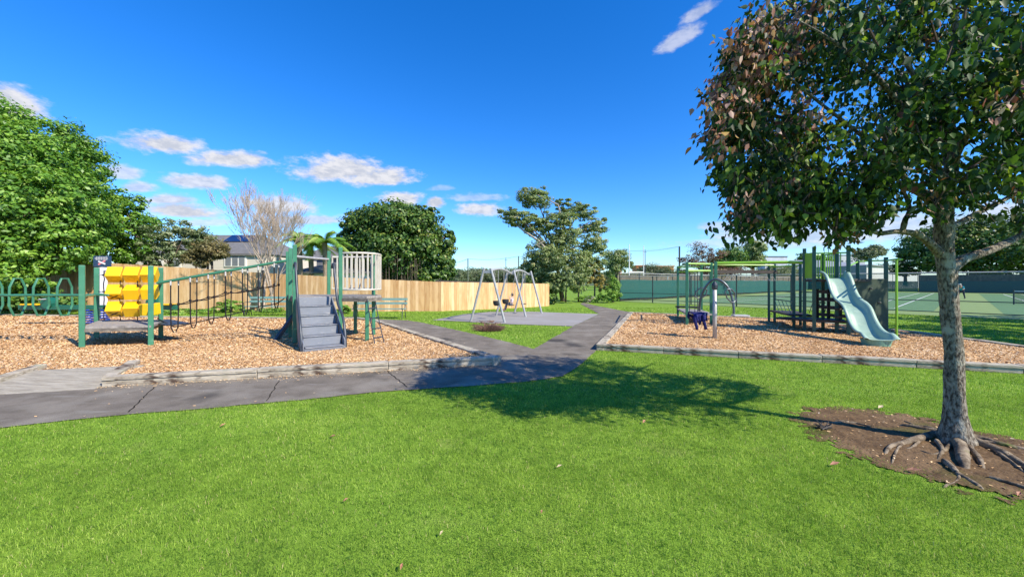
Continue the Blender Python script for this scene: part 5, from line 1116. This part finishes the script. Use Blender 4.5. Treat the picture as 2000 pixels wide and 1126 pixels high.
for k, (pts, r0, r1) in enumerate((([(1850,858),(1821,855),(1790,862),(1765,868),(1742,872),(1731,882)], .062, .022), ([(1870,868),(1878,884),(1880,900),(1884,912)], .085, .045), ([(1846,905),(1858,917),(1872,928),(1890,940),(1914,953)], .036, .022),
      ([(1880,862),(1905,868),(1946,882),(1985,903),(2030,935)], .07, .035), ([(1850,850),(1825,845),(1798,840),(1770,834)], .05, .02), ([(1884,856),(1915,860),(1960,872),(2010,880)], .05, .02),
      ([(1765,868),(1752,880),(1746,898)], .022, .01), ([(1700,835),(1665,826),(1640,824)], .018, .012), ([(1830,866),(1838,880),(1836,896)], .03, .012), ([(1610,828),(1640,826),(1672,828)], .014, .01), ([(1930,935),(1965,945),(2010,958)], .02, .014), ([(1858,872),(1842,884),(1822,890),(1800,884)], .028, .012), ([(1890,878),(1908,892),(1915,908)], .04, .02), ([(1946,883),(1960,894),(1990,915)], .028, .014), ([(1872,930),(1868,942),(1850,948)], .018, .01), ([(1905,868),(1930,866),(1975,876)], .03, .014), ([(1800,860),(1784,874),(1770,880)], .022, .012), ([(1845,852),(1815,838),(1790,832),(1770,826)], .022, .01))):
    r0 *= .74; r1 *= .74; pp = []
    for i, (x, y) in enumerate(pts):
        t_ = i/(len(pts)-1); q_ = px(x, y); pp.append(q_+Vector((random.uniform(-.008,.008), random.uniform(-.008,.008), (r0+(r1-r0)*t_)*(.62-.25*t_)+.008+random.uniform(-.006,.008))))
    e_ = pp[-1]+(pp[-1]-pp[-2])*.55; pp.append(Vector((e_.x, e_.y, -r1*1.3)))
    m = MB(); trunk_tube(m, pp, [r0, (r0*2+r1)/3*random.uniform(.85,1.1), (r0+r1*1.4)/2.4*random.uniform(.85,1.2), r1*random.uniform(.9,1.3), r1*.6], n=14, seed=k*1.3)
    m.build('root', ROOTM, mt, smooth=True)
# twigs + leaves hung along every limb
def main_crown():
    twm = MB(); C, Nn, D, S, T = [], [], [], [], []
    def outline_ok(p):
        X = 1000+F*p.x/p.y; Y = HZ-F*(p.z-EYE)/p.y; return X, Y
    cen = Vector((4.15, 3.95, 3.55)); rad = Vector((2.3, 1.75, 1.85))
    clumps = []; OY = [-60,0,27,60,95,130,165,200,265,330,365,395,415,450,470]; OX = [1620,1530,1462,1440,1415,1425,1388,1400,1380,1404,1415,1480,1440,1430,1500]
    tries = 0
    while len(clumps) < 700 and tries < 60000:
        tries += 1
        v = Vector((random.gauss(0,1), random.gauss(0,1), random.gauss(0,1))).normalized()*random.uniform(.12,1)**.45
        p = cen+Vector((v.x*rad.x, v.y*rad.y, v.z*rad.z))
        if p.y < 2.5: continue
        X, Y = outline_ok(p)
        # real lower edge of the crown: clear space round the fork, drooping skirt at the left
        if p.z < 2.12: continue
        u = (p.x-4.37); low = 2.85-.34*max(0, -u-.45)+.10*math.sin(p.x*5)+.06*math.sin(p.y*6)
        if u > .1: low = 2.55
        if p.z < max(2.14, low): continue
        if u < -2.0 and p.z > 4.2: continue
        # airy pockets
        if math.sin(p.x*5.1+1)*math.sin(p.y*4.3+2)*math.sin(p.z*6.3+.5) > (.24 if p.z > 3.1 else .08): continue
        if X < np.interp(Y, OY, OX)+6+16*math.sin(Y*.11)+10*math.sin(Y*.05+p.y*3): continue
        clumps.append(p)
    joints = [Vector(q) for pts, rs in limbs for q in spl([Vector(a) for a in pts], 4)]
    JA = np.array([tuple(q) for q in joints])
    for _ in range(140):
        X_ = random.uniform(1430, 1710); f_ = (X_-1430)/370; yb_ = 478-14*math.sin(f_*9)-(30 if .38 < f_ < .52 else 0); dd_ = random.uniform(-.55, .5)
        q = at(X_, yb_-random.random()**1.3*100-32, DT+dd_); 
        if X_ < 1500 and random.random() < .35: continue
        if X_ > 1650 and HZ-(q.z-EYE)*F/q.y > 440 and random.random() < .6: continue
        clumps.append(q)
    for _ in range(95):
        X_ = random.uniform(1720, 2080); Y_ = random.uniform(120, 425)-(.12*abs(X_-1880) if X_ > 1880 else 0)
        if Y_ > 330 and random.random() < .35: continue
        clumps.append(at(X_, Y_, DT-random.uniform(.25, .8)))
    for _ in range(150):
        Y_ = random.uniform(20, 455); X_ = float(np.interp(Y_, OY, OX))+10+abs(random.gauss(0, 45))+12*math.sin(Y_*.13); clumps.append(at(X_, Y_, DT+random.uniform(-.5,.55)))
    for _ in range(60):
        t_ = random.random(); a_, c_ = (tp_(1990,455,.1), tp_(2170,335,.3)) if random.random() < .6 else (tp_(1900,400,.1), tp_(2080,300,.6)); q = a_.lerp(c_, t_); clumps.append(q+Vector((random.gauss(0,.12), random.gauss(0,.22), random.uniform(.05,.4))))
    for _ in range(30):
        X_ = random.uniform(1400, 1520); clumps.append(at(X_+14, 300-(X_-1400)*1.9+random.uniform(-60, 60), DT+random.uniform(-.3,.4)))
    clumps.sort(key=lambda p: float(np.linalg.norm(JA-np.array(tuple(p)), axis=1).min()))
    JB = np.zeros((len(JA)+len(clumps), 3)); JB[:len(JA)] = JA; nj = len(JA); joints = joints+clumps
    for p in clumps:
        dist = np.linalg.norm(JB[:nj]-np.array(tuple(p)), axis=1)+np.maximum(0, JB[:nj, 2]-p.z)*.4; j = joints[int(dist.argmin())]; JB[nj] = tuple(p); nj += 1
        if (j-p).length < 1.5: twm.tube([j, j.lerp(p, .5)+Vector((0,0,.06+random.uniform(-.03,.05))), p, p+(p-j).normalized()*.1-Vector((0,0,.04))], [.010,.007,.004,.002], 4, cap=False)
        outer = ((p.x-cen.x)/rad.x)**2+((p.z-cen.z)/rad.z)**2+((p.y-cen.y)/rad.y)**2
        redness = max(0, -(p.x-cen.x)/rad.x)*.6+max(0, (p.z-cen.z)/rad.z)*.35
        ct = random.gauss(0,.11); isred = random.random() < (.05+1.5*max(0, redness-.40)*(outer > .45)); sprig = random.random() < .07
        XX, YY = outline_ok(p)
        if XX < 1590 and YY < 290 and random.random() < .42: isred = True
        nl = random.randint(22, 34)
        for _ in range(nl):
            q = p+Vector((random.gauss(0,.085), random.gauss(0,.085), random.gauss(0,.075)))
            C.append(tuple(q)); dr = Vector((random.gauss(0,.55)+(p.x-cen.x)*.12, random.gauss(0,.55), -1+random.gauss(0,.45))).normalized(); D.append(tuple(dr))
            S.append(random.uniform(.052,.088))
            if isred and random.random() < .75: T.append(random.uniform(.86,1.0))
            elif sprig: T.append(random.uniform(.66,.82))
            else: T.append(min(.8, max(0, .33+ct*1.2+random.gauss(0,.17))))
    C = np.array(C); D = np.array(D); n = len(C); S = np.array(S)[:, None]; T = np.array(T)
    r_ = rng.normal(size=(n,3)); W_ = np.cross(D, r_); W_ /= np.linalg.norm(W_, axis=1, keepdims=True); Nn = np.cross(D, W_)
    V = np.empty((n, 8, 3)); w_ = S*.30
    V[:,0] = C; V[:,1] = C+D*S*.30+W_*w_*.95+Nn*S*.05; V[:,2] = C+D*S*.62+W_*w_*.75+Nn*S*.03; V[:,3] = C+D*S*1.05-Nn*S*.12
    V[:,4] = C+D*S*.62-W_*w_*.75+Nn*S*.03; V[:,5] = C+D*S*.30-W_*w_*.95+Nn*S*.05; V[:,6] = C+D*S*.30-Nn*S*.03; V[:,7] = C+D*S*.62-Nn*S*.05
    ids = np.arange(n)[:,None]*8
    Fa = np.concatenate([ids+np.array([[0,6,1,1]])], 0)
    tri = [(0,6,1),(0,5,6),(1,6,7),(1,7,2),(5,7,6),(5,4,7),(2,7,3),(4,3,7)]
    Fa = np.concatenate([ids+np.array([t]) for t in tri], 0)
    lm_ = tintmat('foreground_leaf', [(0,(.012,.03,.009)),(.3,(.03,.072,.016)),(.6,(.075,.145,.028)),(.8,(.24,.32,.045)),(.86,(.22,.07,.045)),(.93,(.32,.17,.13)),(1,(.58,.40,.34))], .52, .32, spec=.3)
    fastmesh('crown', V.reshape(-1,3), Fa, lm_, mt, tint=T, nper=8, origin=np.array(parent_world(mt)))
    twm.build('twigs', mat('twig_bark', (.12,.085,.07), (.06,.045,.035), 20, .9), mt)
main_crown()
# fallen leaves and a cone on the ground
FL = mat('fallen_leaf', (.40,.20,.12), (.28,.12,.07), 40, .7); FL2 = mat('pale_dry_leaf', (.55,.45,.30), (.45,.34,.2), 40, .7)
def fleaf(x, y, label, s=.06, m_=FL, a=0.):
    c = px(x, y)+V3((0,0,.03)); m = MB(); d = V3((math.cos(a), math.sin(a), .15)); e = V3((-d.y, d.x, .2)); m._add([c-d*s, c+e*s*.45+V3((0,0,.012)), c+d*s+V3((0,0,.01)), c-e*s*.45+V3((0,0,.012)), c], [(0,4,1),(1,4,2),(2,4,3),(3,4,0)])
    tag(m.build('fallen_leaf', m_, origin=tuple(c), solid=.002), label, 'leaf', 'fallen leaves on the lawn')
fleaf(1630, 912, 'reddish fallen leaf on the lawn left of the tree roots', .045)
fleaf(1720, 799, 'pale fallen leaf at the back edge of the bare soil', .05, FL2, .3)
fleaf(1784, 924, 'brown fallen leaf on the soil in front of the roots', .05, FL, -.6)
fleaf(1258, 828, 'brown fallen leaf at the near edge of the crown shadow', .035, FL, .8)
fleaf(675, 984, 'orange fallen leaf on the open lawn left of centre', .018, FL, .5)
fleaf(784, 1117, 'orange fallen leaf at the bottom edge of the picture', .018, FL, 1.5)
fleaf(1058, 1008, 'tiny orange fallen leaf on the lawn below the path junction', .014, FL, 1.1)
fleaf(1092, 917, 'pale round fallen leaf on the middle of the lawn', .025, FL2, .2)
fleaf(862, 1050, 'straw coloured fallen leaf on the near lawn', .015, FL2, .9)
fleaf(650, 857, 'small brown fallen leaf on the lawn below the steps', .028, FL, .1)
fleaf(435, 835, 'dark fallen leaf on the lawn near the left path edge', .03, FL, .9)
fleaf(1990, 972, 'tan fallen leaf on the soil at the right edge', .03, FL, .4)
cn = px(1607, 838); m = MB()
for _ in range(16):
    a = random.uniform(0,6.28); m.tube([cn+V3((random.uniform(-.05,.05),random.uniform(-.05,.05),.02)), cn+V3((math.cos(a)*.09,math.sin(a)*.07,random.uniform(.02,.09)))], [.01,.004], 5)
tag(m.build('twig_cluster', BARKDARK, origin=tuple(cn)), 'dark broken twig cluster lying in the trunk shadow on the soil', 'twig')
